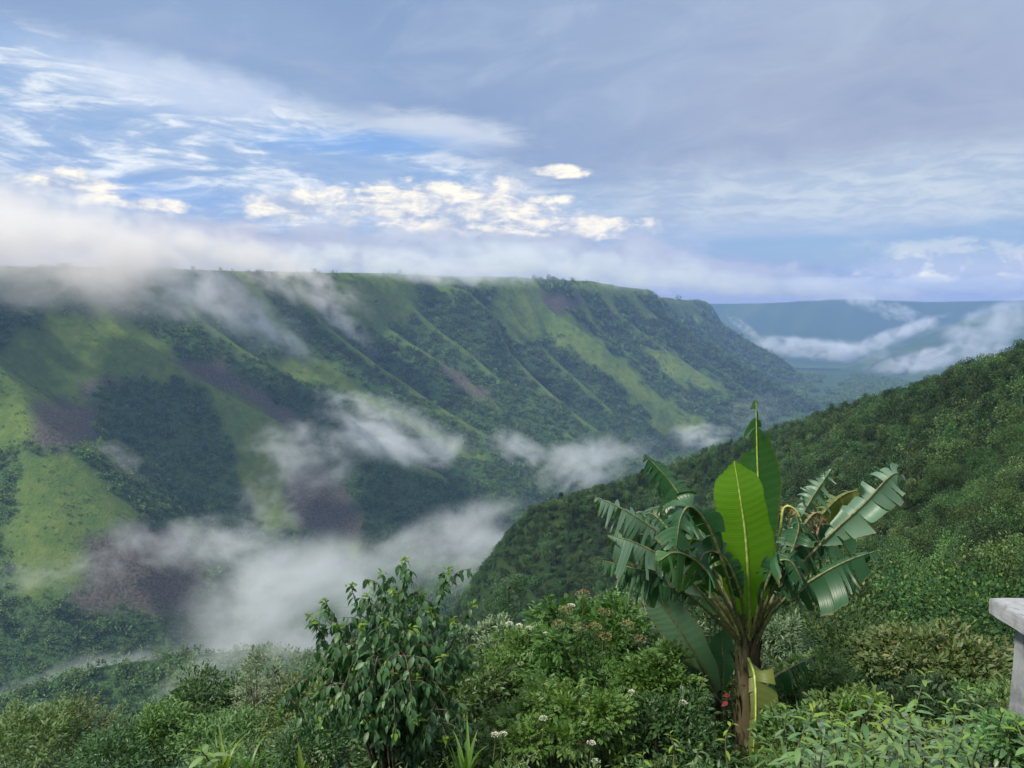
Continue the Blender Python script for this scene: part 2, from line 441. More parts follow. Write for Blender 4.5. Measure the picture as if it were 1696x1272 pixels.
RIM = [P(-700, 440, 900), P(-350, 440, 1050), P(0, 440, 1350), P(300, 446, 1600), P(600, 452, 1950), P(700, 455, 2150), P(800, 459, 2350), P(870, 461, 2500),
       P(980, 466, 2800), P(1068, 480, 3050), P(1075, 490, 3600), P(1140, 497, 4100), P(1172, 502, 5000), P(1165, 502, 7000)]
SPURS = [
    ([(-160, 480), (-60, 560), (20, 640), (60, 700)], 1250, 1000, 0.80),
    ([(90, 500), (103, 519), (75, 600), (95, 740), (170, 800), (240, 862), (330, 950), (400, 1050)], 1420, 890, 0.72),
    ([(90, 500), (194, 538), (281, 590), (330, 624), (392, 659), (466, 700), (600, 738), (724, 783), (830, 852)], 1420, 1420, 0.80),
    ([(330, 470), (420, 540), (520, 610), (600, 660), (700, 715), (800, 775)], 1700, 1620, 0.80),
    ([(560, 456), (610, 523), (724, 593), (806, 655), (848, 701), (900, 755)], 1920, 1720, 0.85),
    ([(700, 460), (773, 482), (819, 523), (845, 585), (880, 625), (955, 688), (1040, 748)], 2180, 1960, 0.85),
    ([(868, 462), (914, 515), (996, 573), (1030, 600), (1080, 647), (1165, 712)], 2500, 2350, 0.80),
    ([(980, 467), (1010, 511), (1087, 565), (1136, 600), (1219, 659)], 2800, 2700, 0.85),
    ([(1068, 481), (1100, 520), (1178, 572), (1244, 610), (1345, 668)], 3060, 3200, 0.80),
    ([(200, 446), (330, 520), (420, 585), (530, 650)], 1560, 1540, 0.90),
    ([(440, 450), (520, 520), (620, 600), (700, 655), (790, 715)], 1780, 1680, 0.90),
    ([(640, 454), (700, 520), (790, 598), (870, 665), (960, 730)], 2040, 1850, 0.95),
    ([(815, 460), (865, 540), (930, 608), (1000, 670), (1085, 740)], 2370, 2160, 0.95),
    ([(925, 463), (970, 525), (1050, 592), (1120, 650), (1200, 700)], 2660, 2540, 0.95),
    ([(1025, 472), (1065, 525), (1150, 588), (1240, 650)], 2930, 2920, 0.95),
    ([(1135, 497), (1170, 522), (1219, 552), (1290, 592), (1362, 656)], 4100, 4300, 0.75),
]
SPL = [(plan_line(p, a, b), k) for p, a, b, k in SPURS]
NEARSPUR = [P(700, 1110, 480), P(420, 1080, 600), P(290, 1093, 610), P(160, 1112, 590), P(40, 1146, 560)]
FLOORLINE = [P(-300, 1260, 700), P(0, 1180, 800), P(300, 1100, 900), P(600, 960, 1150), P(850, 855, 1500), P(1050, 760, 2050), P(1200, 712, 2500), P(1350, 665, 3300), P(1380, 650, 4300), P(1370, 600, 7000)]

def canyon_z(X, Y):
    wx = fbm(X / 210, Y / 210, 4, 11) * 30 + fbm(X / 60, Y / 60, 3, 12) * 6; wy = fbm(X / 210, Y / 210, 4, 23) * 30 + fbm(X / 60, Y / 60, 3, 24) * 6
    Xw, Yw = X + wx, Y + wy
    d, zr, side, L = polydist(X + wx * .5, Y + wy * .5, RIM)
    s = np.where(side > 0, -d, d)            # positive in front of the rim (towards the valley)
    fl = fbm(L / 70 + s / 900, s / 600, 3, 5)  # flutes running down the face
    face = zr - np.where(s < 30, s * 0.9, 27 + (s - 30) * 1.75) + fl * np.clip(s / 5, 0, 34)
    plat = zr + fbm(X / 200, Y / 200, 3, 3) * 5 + s * 0.008
    base = np.where(s > 0, face, plat)
    zs = []
    crest = np.full(X.shape, 1e9)
    for k, (pl, sl) in enumerate(SPL):
        dd, zz, sd_, LL = polydist(Xw * .5 + X * .5, Yw * .5 + Y * .5, pl)
        gul = fbm(LL / 55 + sd_ * 7 + k * 3, dd / 400, 3, 31 + k) * np.clip(dd / 5, 0, 24)
        zs.append(zz - (np.sqrt(dd * dd + 49) - 7) * (sl + .10) + gul)
        crest = np.minimum(crest, dd)
    dd, zz, _, _ = polydist(Xw, Yw, NEARSPUR); zs.append(zz - (np.sqrt(dd * dd + 60) - 8) * 0.62)
    df, zf, sf, _ = polydist(X, Y, FLOORLINE)
    floor = -432 + df * 0.05 + fbm(X / 120, Y / 120, 3, 8) * 8
    floor = np.minimum(floor, -395 + fbm(X / 120, Y / 120, 3, 8) * 8)
    K = 5.0
    allz = np.stack([np.where(s > -5, base, base), floor] + [np.where(s > 0, z, -900) for z in zs[:-1]] + [zs[-1]])
    mx = allz.max(0)
    z = mx + K * np.log(np.exp((allz - mx) / K).sum(0))
    z = np.where(s < 0, np.maximum(plat, z * 0 + plat), z)
    z = np.where(s > 0, np.minimum(z, zr + 8), z)
    return z, s, crest

def grid_mesh(x0, x1, y0, y1, step):
    xs = np.arange(x0, x1 + step, step); ys = np.arange(y0, y1 + step, step)
    X, Y = np.meshgrid(xs, ys); nx, ny = len(xs), len(ys)
    i = np.arange(ny - 1)[:, None] * nx; j = np.arange(nx - 1)[None]
    F = np.stack([i + j, i + j + 1, i + nx + j + 1, i + nx + j], -1).reshape(-1, 4)
    return X, Y, F, nx, ny

def inpoly(px, py, poly):
    c = np.zeros(px.shape, bool); n = len(poly)
    for i in range(n):
        x1, y1 = poly[i]; x2, y2 = poly[(i + 1) % n]
        m = ((y1 > py) != (y2 > py)) & (px < (x2 - x1) * (py - y1) / ((y2 - y1) if y2 != y1 else 1e-9) + x1)
        c ^= m
    return c
GRASS = [
    [(20, 560), (90, 515), (200, 530), (290, 575), (330, 612), (400, 650), (475, 700), (478, 770), (484, 870), (440, 880), (395, 790), (368, 690), (330, 632), (230, 628), (140, 640), (140, 668), (62, 668), (50, 735), (-40, 760), (-60, 620)],
    [(40, 752), (112, 745), (245, 862), (180, 885), (155, 920), (150, 985), (30, 1000), (10, 880)],
    [(810, 462), (880, 460), (930, 515), (1015, 575), (1070, 640), (1180, 712), (1100, 722), (1040, 660), (990, 612), (900, 552), (850, 570), (815, 520)],
    [(560, 448), (670, 455), (700, 500), (665, 545), (600, 545), (545, 500)],
    [(690, 452), (800, 455), (815, 478), (760, 475), (715, 480)],
    [(930, 458), (1070, 475), (1075, 492), (1000, 490), (950, 475)],
    [(1080, 486), (1140, 492), (1180, 540), (1120, 520)],
    [(1050, 570), (1110, 580), (1210, 650), (1170, 650), (1090, 610)],
    [(480, 590), (560, 600), (545, 640), (430, 610)],
    [(590, 870), (560, 880), (500, 920), (600, 930)],
]
BROWN = [
    [(62, 668), (138, 664), (140, 640), (195, 624), (200, 640), (150, 650), (150, 680), (168, 735), (50, 745)],
    [(155, 885), (245, 866), (290, 880), (335, 935), (330, 1020), (90, 1010), (150, 960)],
    [(283, 590), (350, 597), (400, 625), (500, 688), (520, 715), (470, 700), (400, 658), (330, 622)],
    [(478, 775), (540, 770), (602, 860), (590, 890), (480, 880)],
    [(728, 598), (760, 612), (825, 665), (795, 662), (735, 622)],
    [(890, 488), (940, 484), (962, 495), (950, 514), (915, 517)],
]
def cover(X, Y, Z, s=None):
    px, py, f = proj(X, Y, Z)
    jx = fbm(X / 30, Y / 30, 3, 51) * 16; jy = fbm(X / 30, Y / 30, 3, 52) * 12
    px = px + jx; py = py + jy
    g = np.zeros(X.shape, bool); b = np.zeros(X.shape, bool)
    for p in GRASS: g |= inpoly(px, py, p)
    for p in BROWN: b |= inpoly(px, py, p)
    return g & ~b, b

def make_canyon():
    X, Y, F, nx, ny = grid_mesh(-1700, 2200, 100, 5200, 8)
    Z, s, crest = canyon_z(X, Y)
    g, b = cover(X, Y, Z, s)
    pl = (s < 5)
    n = fbm(X / 60, Y / 60, 4, 77)
    up = smooth01(Z, -140, 60) * smooth01(-crest, -50, -5) * (fbm(X / 110, Y / 110, 3, 78) > -0.1)
    gg = np.clip(g * 1.0 + pl * (n > -0.2) + (up > 0.35) * 0.75 * (Y > 1700) + smooth01(-crest, -24, -6) * (Y > 1400) * (Z > -330) * (s > 0) * (fbm(X / 90, Y / 90, 3, 79) > -0.12) * .8, 0, 1)
    def blur(a):
        a = a.astype(float)
        for _ in range(1):
            a = (a + np.roll(a, 1, 0) + np.roll(a, -1, 0) + np.roll(a, 1, 1) + np.roll(a, -1, 1)) / 5
        return a
    V = np.stack([X, Y, Z], -1).reshape(-1, 3)
    o = mesh_obj('canyon_hills', V, F, M_canyon, attrs={'grass': blur(gg).ravel(), 'brown': blur(b).ravel()})
    tag(o, 'green canyon wall with spurs, grass slopes and brown cleared plots', 'hills', kind='structure')
    return X, Y, Z, gg, b, s
CX, CY, CZ, CG, CB, CS = make_canyon()

def sample(Zg, x, y, x0, y0, step):
    fx = (x - x0) / step; fy = (y - y0) / step
    i = np.clip(fx.astype(int), 0, Zg.shape[1] - 2); j = np.clip(fy.astype(int), 0, Zg.shape[0] - 2); u = fx - i; v = fy - j
    return (Zg[j, i] * (1 - u) + Zg[j, i + 1] * u) * (1 - v) + (Zg[j + 1, i] * (1 - u) + Zg[j + 1, i + 1] * u) * v

# near hillside: thin-plate surface through surveyed points
CTRL = [ # px, py, depth
    (1900, 500, 170), (1696, 582, 235), (1600, 612, 285), (1500, 643, 330), (1400, 664, 380), (1300, 700, 425), (1180, 746, 470), (1060, 795, 500), (960, 825, 515), (880, 850, 520),
    (835, 900, 500), (790, 960, 470), (740, 1040, 430), (1600, 700, 180), (1600, 850, 105), (1600, 1010, 50), (1400, 800, 200), (1400, 950, 100), (1420, 1075, 42),
    (1200, 860, 300), (1200, 1010, 120), (1000, 900, 400), (1000, 1010, 220), (850, 1010, 380), (900, 1080, 150), (1696, 620, 190), (1696, 750, 125), (1696, 900, 70),
    (1100, 1100, 60), (1300, 1120, 34), (1500, 760, 195), (1300, 780, 320), (1100, 850, 410)]
def make_near():
    pts = [P(*c) for c in CTRL]
    extra = [ # world x, y, z
        (0, 0, -1.75), (-6, 0, -2.2), (8, 0, -1.6), (0, 4, -3.3), (-5, 5, -4.2), (5, 4.5, -3.4), (0, 9, -6.2), (6, 9, -5.6), (-6, 10, -8.0), (3, 9, -5.9),
        (0, 18, -11.5), (8, 18, -10.2), (-10, 18, -14), (-22, 26, -24), (-5, 30, -21), (0, 50, -34), (-20, 50, -42), (-60, 60, -70), (20, 30, -15), (14, 12, -5.5),
        (40, 10, 2), (120, 60, 18), (260, 120, 60), (0, -60, 8), (80, -60, 30), (-80, -50, -30), (-80, 0, -52), (-150, 60, -130), (-40, 120, -105), (-60, 220, -180),
        (-110, 330, -270), (-60, 420, -270), (-20, 500, -235), (30, 590, -235), (120, 620, -215), (230, 600, -180), (320, 540, -140), (330, 420, -90), (330, 300, -40), (30, 540, -175), (80, 530, -165), (-20, 560, -260), (150, 540, -150), (300, 200, 10),
        (-260, 300, -330), (-260, 150, -250), (-260, 0, -170), (-200, 500, -400), (0, 680, -360), (200, 690, -300), (360, 690, -260), (-400, 600, -500), (-400, 300, -460), (-400, 0, -300), (420, 0, 90), (420, 400, -50), (240, 420, -75)]
    C = np.array([list(p) for p in pts] + [list(e) for e in extra], float)
    A2 = C[:, :2] / 100
    def phi(r2): return 0.5 * r2 * np.log(r2 + 1e-12)
    n = len(C); D2 = ((A2[:, None] - A2[None]) ** 2).sum(-1); K = phi(D2) + np.eye(n) * 0.0005
    Pm = np.hstack([np.ones((n, 1)), A2]); M = np.block([[K, Pm], [Pm.T, np.zeros((3, 3))]])
    w = np.linalg.solve(M, np.concatenate([C[:, 2], [0, 0, 0]]))
    def ev(X, Y):
        x = X / 100; y = Y / 100; Z = w[n] + w[n + 1] * x + w[n + 2] * y
        for k in range(n): Z = Z + w[k] * phi((x - A2[k, 0]) ** 2 + (y - A2[k, 1]) ** 2)
        r = np.sqrt(X * X + Y * Y); a = smooth01(r, 30, 140)
        Z = Z + a * (fbm(X / 45, Y / 45, 4, 61) * 5 + fbm(X / 18, Y / 18, 2, 66) * 2.2 * smooth01(r, 60, 160) + fbm(X / 110 + Y / 300, Y / 160, 2, 65) * 3 - 3.0) + (1 - a) * fbm(X / 3, Y / 3, 3, 62) * 0.25 * smooth01(r, 2, 6)
        # the slope stays under the ridge line that closes it off
        az = X / np.maximum(Y, 1); ok = Y > 40
        q = np.array([P(*c) for c in CTRL[:13]]); qa = q[:, 0] / q[:, 1]; qe = q[:, 2] / q[:, 1]; o = np.argsort(qa)
        lim = np.interp(az, qa[o], qe[o]) * Y - 2.6
        k = 2.0; m = np.minimum(Z, lim) - k * np.log1p(np.exp(-np.abs(Z - lim) / k))
        return np.where(ok, np.where(Y > 70, m, Z + (m - Z) * (Y - 40) / 30), Z)
    return ev
near_z = make_near()
def make_near_mesh():
    X, Y, F, nx, ny = grid_mesh(-420, 420, -60, 700, 4)
    Z = near_z(X, Y)
    inner = (np.abs(X) < 40) & (Y < 60) & (Y > -44)
    n = fbm(X / 40, Y / 40, 3, 91)
    # coarse sheet, dropped under the fine sheet close to the viewer
    Zc = np.where((np.abs(X) < 36) & (Y < 56) & (Y > -40), Z - 1.2, Z)
    o = mesh_obj('hillside', np.stack([X, Y, Zc], -1).reshape(-1, 3), F, M_near, attrs={'grass': np.clip(n * 0.6, 0, 0.35).ravel(), 'brown': (n * 0).ravel()})
    tag(o, 'dark green scrub covered hillside falling from right to left', 'hillside', kind='structure')
    X, Y, F, nx, ny = grid_mesh(-40, 40, -44, 60, 0.5)
    Z = near_z(X, Y)
    edge = np.minimum.reduce([X + 40, 40 - X, Y + 44, 60 - Y]); Z = Z - 0.6 * (1 - smooth01(edge, 0, 3))
    o = mesh_obj('ground', np.stack([X, Y, Z], -1).reshape(-1, 3), F, M_near, attrs={'grass': (X * 0 + 0.15).ravel(), 'brown': (X * 0 + 0.35).ravel()})
    tag(o, 'overgrown sloping ground below the viewpoint', 'ground', kind='structure')
make_near_mesh()

# distant blue ridges
def make_distant():
    X, Y, F, nx, ny = grid_mesh(-2500, 11000, 5000, 12000, 50)
    RIMF = [P(700, 500, 10500), P(1150, 502, 9300), P(1300, 500, 8900), P(1420, 497, 8700), P(1500, 500, 8500), P(1700, 499, 8200), P(2100, 497, 7800)]
    d, zr, side, L = polydist(X + fbm(X / 700, Y / 700, 3, 5) * 120, Y + fbm(X / 600, Y / 600, 3, 6) * 120, RIMF)
    s = np.where(side > 0, -d, d)
    z = np.where(s > 0, zr + fbm(L / 900, L * 0, 4, 18) * 30 - np.minimum(s * 0.95, 260) - np.maximum(0, s - 273) * 0.42 + fbm(L / 380, s / 2500, 4, 7) * np.clip(s / 3, 0, 150), zr + fbm(L / 900, L * 0, 4, 18) * 30 + fbm(X / 900, Y / 900, 3, 8) * 14)
    zs = [z, np.full(X.shape, -520.0) + fbm(X / 500, Y / 500, 3, 9) * 30]
    for pix, a, b, sl in (([(1760, 500), (1696, 512), (1600, 530), (1540, 560), (1470, 596), (1400, 640)], 6900, 5600, 0.68),
                          ([(1480, 575), (1440, 590), (1400, 612), (1370, 640)], 6600, 5900, 0.65),
                          ([(1800, 560), (1600, 590), (1520, 615), (1450, 650)], 5600, 5200, 0.55)):
        pl = plan_line(pix, a, b)
        dd, zz, _, LL = polydist(X + fbm(X / 300, Y / 300, 3, 15) * 60, Y + fbm(X / 300, Y / 300, 3, 16) * 60, pl)
        zs.append(zz - (np.sqrt(dd * dd + 1600) - 40) * sl + fbm(LL / 260, dd / 900, 3, 17) * np.clip(dd / 3, 0, 90))
    Z = np.max(zs, axis=0)
    n = fbm(X / 300, Y / 300, 4, 12) + .35 * (np.array(zs[2:]).max(0) > Z - 25)
    o = mesh_obj('distant_hills', np.stack([X, Y, Z], -1).reshape(-1, 3), F, M_canyon, attrs={'grass': np.clip(n * 1.2, 0, .8).ravel(), 'brown': (n * 0).ravel()})
    tag(o, 'distant flat topped blue plateau beyond the canyon', 'hills', kind='structure')
    Xb = np.array([[-12900, -2400, -560], [13400, -2400, -560], [13400, 12400, -560], [-12900, 12400, -560]], float)
    o = mesh_obj('terrain', Xb, np.array([[0, 1, 2, 3]]), M_canyon, attrs={'grass': np.zeros(4), 'brown': np.zeros(4)})
    tag(o, 'low land reaching to the horizon', 'terrain', kind='structure')
make_distant()

#@@REST@@
# ------------------------------------------------------------------ crowns of leaves
def lumpy_crown(mb, n_clump, n_leaf, size, tpl, rad=(1, 1, 0.8), centre=(0, 0, 0), clump_r=0.34, low=-0.35, droop=0.0, tint0=0.15):
    """clumps of leaves on an uneven ellipsoid; returns clump centres"""
    rad = np.array(rad, float); c = np.array(centre, float)
    u = rng.normal(size=(n_clump, 3)); u = nrm(u); u[:, 2] = np.where(u[:, 2] < low, -u[:, 2] * 0.6, u[:, 2])
    rr = rng.uniform(0.55, 0.95, (n_clump, 1)); cc = u * rr
    per = max(1, n_leaf // n_clump)
    v = nrm(rng.normal(size=(n_clump * per, 3)) + np.repeat(u, per, 0) * 0.5)
    k = rng.uniform(0.55, 1.15, (n_clump * per, 1)) * np.repeat(rng.uniform(0.6, 1.35, (n_clump, 1)), per, 0) * clump_r
    pos = (np.repeat(cc, per, 0) + v * k)
    d = v * 0.8 + np.repeat(u, per, 0) * 0.3 + rng.normal(0, 0.45, v.shape); d[:, 2] += 0.1 - droop
    ti = np.clip(np.repeat(rng.uniform(0.0, 1.0, n_clump), per) * 0.55 + rng.random(len(pos)) * 0.4 + tint0 * 0.3, 0, 1)
    sz = size * rng.uniform(0.5, 1.5, len(pos))
    add_leaves(mb, tpl, c + pos * rad, d, sz, up=v + [0, 0, 0.8], tint=ti, roll=0.4)
    return c + cc * rad

def proto_shrub(name, n_clump, n_leaf, size, mat, rad=(1, 1, 0.85), tpl=LEAF_LITE, cr=0.34):
    mb = MB(); cc = lumpy_crown(mb, n_clump, n_leaf, size, tpl, rad, (0, 0, rad[2] * 0.75), cr)
    for k in range(min(5, n_clump)):
        tube(mb, bez([(0, 0, -0.35), (cc[k][0] * .3, cc[k][1] * .3, cc[k][2] * .4), cc[k]], 5), np.linspace(0.05, 0.015, 5), 4, 0.0)
    return mb.build(name, mat, link=False)

def proto_conifer(name, mat, levels=9, n=34):
    mb = MB(); tube(mb, [(0, 0, -.3), (0, 0, 1), (0, 0, 2.3)], [0.06, 0.04, 0.012], 5, 0.0)
    for l in range(levels):
        z = 0.5 + 1.8 * l / levels; r = (0.75 * (1 - l / levels) + 0.1) * random.uniform(0.7, 1.15)
        for a in np.arange(0, 6.28, 6.28 / 6) + random.random() * 3:
            d = np.array([math.cos(a), math.sin(a), random.uniform(-.05, .35)]); s = rng.uniform(0.15, 1, n)[:, None]
            p = np.array([0, 0, z]) + d * r * s + rng.normal(0, .05, (n, 3))
            add_leaves(mb, LEAF_LITE, p, d + rng.normal(0, .5, (n, 3)), 0.16, tint=rng.random(n) * .4)
    return mb.build(name, mat, link=False)

def scatter(name, pts, scl, protos, label, mat=None, flat=0.0):
    """one object of many plants nobody could count: geometry-node instances on real ground points"""
    n = len(pts); which = rng.integers(0, len(protos), n)
    me = bpy.data.meshes.new(name); me.vertices.add(n); me.vertices.foreach_set('co', np.asarray(pts, np.float32).ravel())
    me.update()
    for k, a in (('s', scl), ('r', rng.random(n) * 6.283), ('t', rng.normal(0, 0.12, n))):
        me.attributes.new(k, 'FLOAT', 'POINT').data.foreach_set('value', np.asarray(a, np.float32))
    me.attributes.new('w', 'INT', 'POINT').data.foreach_set('value', which.astype(np.int32))
    o = bpy.data.objects.new(name, me); COL.objects.link(o)
    g = bpy.data.node_groups.new(name, 'GeometryNodeTree')
    g.interface.new_socket('Geometry', in_out='INPUT', socket_type='NodeSocketGeometry'); g.interface.new_socket('Geometry', in_out='OUTPUT', socket_type='NodeSocketGeometry')
    gi = g.nodes.new('NodeGroupInput'); go = g.nodes.new('NodeGroupOutput'); j = g.nodes.new('GeometryNodeJoinGeometry')
    m2p = g.nodes.new('GeometryNodeMeshToPoints'); g.links.new(gi.outputs[0], m2p.inputs[0])
    def na(nm, ty):
        a = g.nodes.new('GeometryNodeInputNamedAttribute'); a.data_type = ty; a.inputs['Name'].default_value = nm; return a.outputs['Attribute']
    s_, r_, w_, t_ = na('s', 'FLOAT'), na('r', 'FLOAT'), na('w', 'INT'), na('t', 'FLOAT')
    for k, pr in enumerate(protos):
        oi = g.nodes.new('GeometryNodeObjectInfo'); oi.inputs['Object'].default_value = pr
        ip = g.nodes.new('GeometryNodeInstanceOnPoints'); g.links.new(m2p.outputs[0], ip.inputs['Points'])
        cmp = g.nodes.new('FunctionNodeCompare'); cmp.data_type = 'INT'; cmp.operation = 'EQUAL'
        g.links.new(w_, cmp.inputs['A'] if 'A' in cmp.inputs and cmp.inputs['A'].type == 'INT' else cmp.inputs[2])
        cmp.inputs[3].default_value = k
        g.links.new(cmp.outputs[0], ip.inputs['Selection'])
        g.links.new(oi.outputs['Geometry'], ip.inputs['Instance'])
        c = g.nodes.new('ShaderNodeCombineXYZ'); g.links.new(r_, c.inputs[2]); g.links.new(t_, c.inputs[0]); g.links.new(c.outputs[0], ip.inputs['Rotation'])
        g.links.new(s_, ip.inputs['Scale']); g.links.new(ip.outputs[0], j.inputs[0])
    g.links.new(j.outputs[0], go.inputs[0])
    md = o.modifiers.new('scatter', 'NODES'); md.node_group = g
    tag(o, label, None, kind='stuff')
    return o

# far forest on the canyon wall
far_protos = [proto_shrub('far_tree', 7, 70, 0.55, M_far, (1, 1, 1.0), cr=0.5) for _ in range(4)]
def make_far_forest():
    # jittered points in plan, thinned with distance
    x0, x1, y0, y1 = -1650, 2100, 300, 4700
    n = 620000
    x = rng.uniform(x0, x1, n); y = rng.uniform(y0, y1, n)
    z = sample(CZ, x, y, -1700, 100, 8)
    px, py, f = proj(x, y, z)
    g = sample(CG, x, y, -1700, 100, 8); b = sample(CB.astype(float), x, y, -1700, 100, 8); s = sample(CS, x, y, -1700, 100, 8)
    keep = (px > -60) & (px < 1756) & (py < 1300) & (z > -428)
    dens = np.clip(1200 / y, 0.25, 1.0) ** 1.2
    e = 6.0
    dzx = (sample(CZ, x + e, y, -1700, 100, 8) - z) / e; dzy = (sample(CZ, x, y + e, -1700, 100, 8) - z) / e
    facing = (-dzx * -x + -dzy * -y + 1.0 * -z) > 0          # ground that turns towards the viewpoint
    clump = fbm(x / 25, y / 25, 3, 44)
    p = np.where(b > .5, 0.10 + 0.25 * (clump > .3), np.where(g > .5, 0.16 + 0.4 * (clump > .3), 1.0)) * dens * np.where(s < -10, 0.25, 1)
    keep &= facing & (rng.random(n) < p)
    x, y, z = x[keep], y[keep], z[keep]; gg = (g[keep] > .5) | (b[keep] > .5)
    sc_ = np.clip(3.0 * np.exp(rng.normal(0, .28, len(x))), 1.4, 7) * np.where(gg, 0.38, 1) * np.clip(y / 1500, 0.9, 2.2)
    print('far trees', len(x))
    scatter('forest', np.stack([x, y, z], -1), sc_, far_protos, 'dense dark forest covering the canyon wall opposite')
make_far_forest()

# scrub on the near hillside
hill_protos = [proto_shrub('hillside_shrub', 15, 2600, 0.075, M_hill, (1, 1, rz), cr=c_) for rz, c_ in ((.85, .32), (1.0, .36), (.8, .30), (1.15, .40), (1.0, .28))]
hill_far = [proto_shrub('hillside_shrub', 9, 800, 0.15, M_hill, (1, 1, rz), cr=0.42) for rz in (.9, 1.1, 1.3, .8)]
conifer = proto_conifer('conifer', foliage_mat('conifer_needles', (0.010, 0.026, 0.012), (0.026, 0.055, 0.022), 0.1, 0.7, 0.1, 0.3))
def make_hill_scrub():
    n = 260000
    x = rng.uniform(-140, 400, n); y = rng.uniform(14, 640, n)
    z = near_z(x, y); px, py, f = proj(x, y, z)
    ok = (px > -40) & (px < 1740) & (py < 1330)
    x, y, z, px, py = x[ok], y[ok], z[ok], px[ok], py[ok]
    D = np.hypot(x, y)
    big = fbm(x / 18, y / 18, 3, 71)
    # one plant per cell about as wide as its crown
    cell = np.clip(1.7 + D * 0.006, 1.7, 3.5)
    key = (np.floor(x / cell) * 100003 + np.floor(y / cell)).astype(np.int64)
    _, idx = np.unique(key, return_index=True)
    x, y, z, px, py, D, big, cell = [a[idx] for a in (x, y, z, px, py, D, big, cell)]
    r = cell * rng.uniform(0.42, 0.95, len(x)) * (1 + np.clip(big, -.35, .6) * 0.9)
    big_one = rng.random(len(x)) < 0.07
    r = r * np.exp(rng.normal(0, .22, len(x))); r = np.where(big_one, r * 1.75, r)
    r = np.minimum(np.minimum(r, 0.4 + D * 0.05), 2.5)
    print('hill shrubs', len(x))
    order = np.argsort(D); vis = [i for i in order if -10 < px[i] < 1700 and D[i] > 24][:300]
    used = np.zeros(len(x), bool); used[vis] = True
    for i in vis:
        pr = hill_protos[int(rng.integers(0, len(hill_protos)))]
        o = bpy.data.objects.new('hillside_shrub', pr.data); COL.objects.link(o)
        o.location = (x[i], y[i], z[i] - 0.1); o.scale = (r[i] * 1.1,) * 3; o.rotation_euler = (0, 0, rng.random() * 6.28)
        tag(o, 'leafy green shrub crowded among its like on the slope behind the banana plant', 'shrub', 'shrubs crowding the near slope')
    near = (~used) & (D < 170); far = (~used) & (D >= 170)
    P3 = np.stack([x, y, z - 0.1], -1)
    scatter('hillside_scrub', P3[near], r[near] * 1.1, hill_protos, 'dense green scrub on the upper slope at right')
    scatter('ridge_scrub', P3[far], r[far] * 1.15, hill_far, 'fine textured green scrub towards the ridge line')
make_hill_scrub()

def ground_at(x, y): return float(near_z(np.array([x]), np.array([y]))[0])
def place_tree(px, py, D, h, name, proto, label, group=None, cat='tree'):
    """stands on the slope under the pixel (px, .) at depth D"""
    w = P(px, py, D); z = ground_at(w[0], w[1])
    o = bpy.data.objects.new(name, proto.data); COL.objects.link(o); o.location = (w[0], w[1], z); o.scale = (h,) * 3
    o.rotation_euler = (0, 0, rng.random() * 6)
    return tag(o, label, cat, group)
for px, D, h, lb in ((1494, 325, 2.6, 'small dark conifer standing up from the right ridge line, taller of a pair'),
                     (1066, 495, 4.2, 'dark conifer on the ridge line directly above the torn upper left banana leaf'),
                     (1300, 420, 2.2, 'little dark conifer on the ridge right of the banana leaf tips'),
                     (930, 505, 4.6, 'dark pointed tree on the lower end of the near ridge'),
                     (915, 510, 4.0, 'second dark pointed tree on the lower end of the near ridge')):
    place_tree(px, 700, D, h, 'conifer', conifer, lb, 'conifers along the near ridge line')
for px, D, h, lb in ((1515, 322, 3.2, 'round dark shrub beside the conifer on the ridge line'),
                     (1688, 232, 3.3, 'big round dark tree at the right end of the ridge line'),
                     (1638, 262, 2.0, 'low round tree on the ridge left of the biggest one'),
                     (1412, 372, 2.6, 'low round tree on the middle of the ridge line')):
    place_tree(px, 700, D, h, 'round_tree', hill_protos[0], lb)

# ------------------------------------------------------------------ foreground plants
LEAF_SM = leaf_template(0.34, 0.15, 0.25, n=3)
M_stem = simple_mat('green_stem', (0.05, 0.07, 0.03), (0.10, 0.11, 0.05), 10, 0.7, 0.3)
F_droop = foliage_mat('droop_leaf', (0.022, 0.074, 0.032), (0.085, 0.190, 0.075), 0.35, 0.45, 0.4, 0.2)
F_tip = foliage_mat('young_leaf', (0.11, 0.20, 0.03), (0.20, 0.32, 0.05), 0.45, 0.45, 0.4, 0.2)
F_elder = foliage_mat('elder_leaf', (0.028, 0.082, 0.018), (0.100, 0.190, 0.036), 0.35, 0.45, 0.4, 0.2)
F_grey = foliage_mat('grey_leaf', (0.06, 0.11, 0.055), (0.17, 0.24, 0.13), 0.25, 0.5, 0.5, 0.2)
F_dark = foliage_mat('dark_leaf', (0.017, 0.052, 0.016), (0.062, 0.130, 0.034), 0.25, 0.45, 0.4, 0.2)
F_olive = foliage_mat('olive_leaf', (0.034, 0.066, 0.018), (0.105, 0.150, 0.045), 0.25, 0.5, 0.4, 0.2, third=(0.15, 0.14, 0.05))
F_mid = foliage_mat('mid_leaf', (0.035, 0.090, 0.022), (0.120, 0.205, 0.050), 0.3, 0.5, 0.4, 0.2)
F_weed = foliage_mat('weed_leaf', (0.060, 0.150, 0.050), (0.17, 0.29, 0.10), 0.3, 0.4, 0.5, 0.15)
F_grass = foliage_mat('grass_blade', (0.055, 0.13, 0.02), (0.14, 0.25, 0.04), 0.4, 0.4, 0.4, 0.15)
F_lime = foliage_mat('lime_leaf', (0.14, 0.24, 0.02), (0.26, 0.36, 0.04), 0.45, 0.4, 0.4, 0.15)
F_white = foliage_mat('white_flower', (0.60, 0.62, 0.52), (0.82, 0.82, 0.74), 0.2, 0.7, 0.1, 0.05)
F_pink = foliage_mat('faded_flower', (0.20, 0.17, 0.09), (0.32, 0.24, 0.14), 0.3, 0.7, 0.1, 0.2)

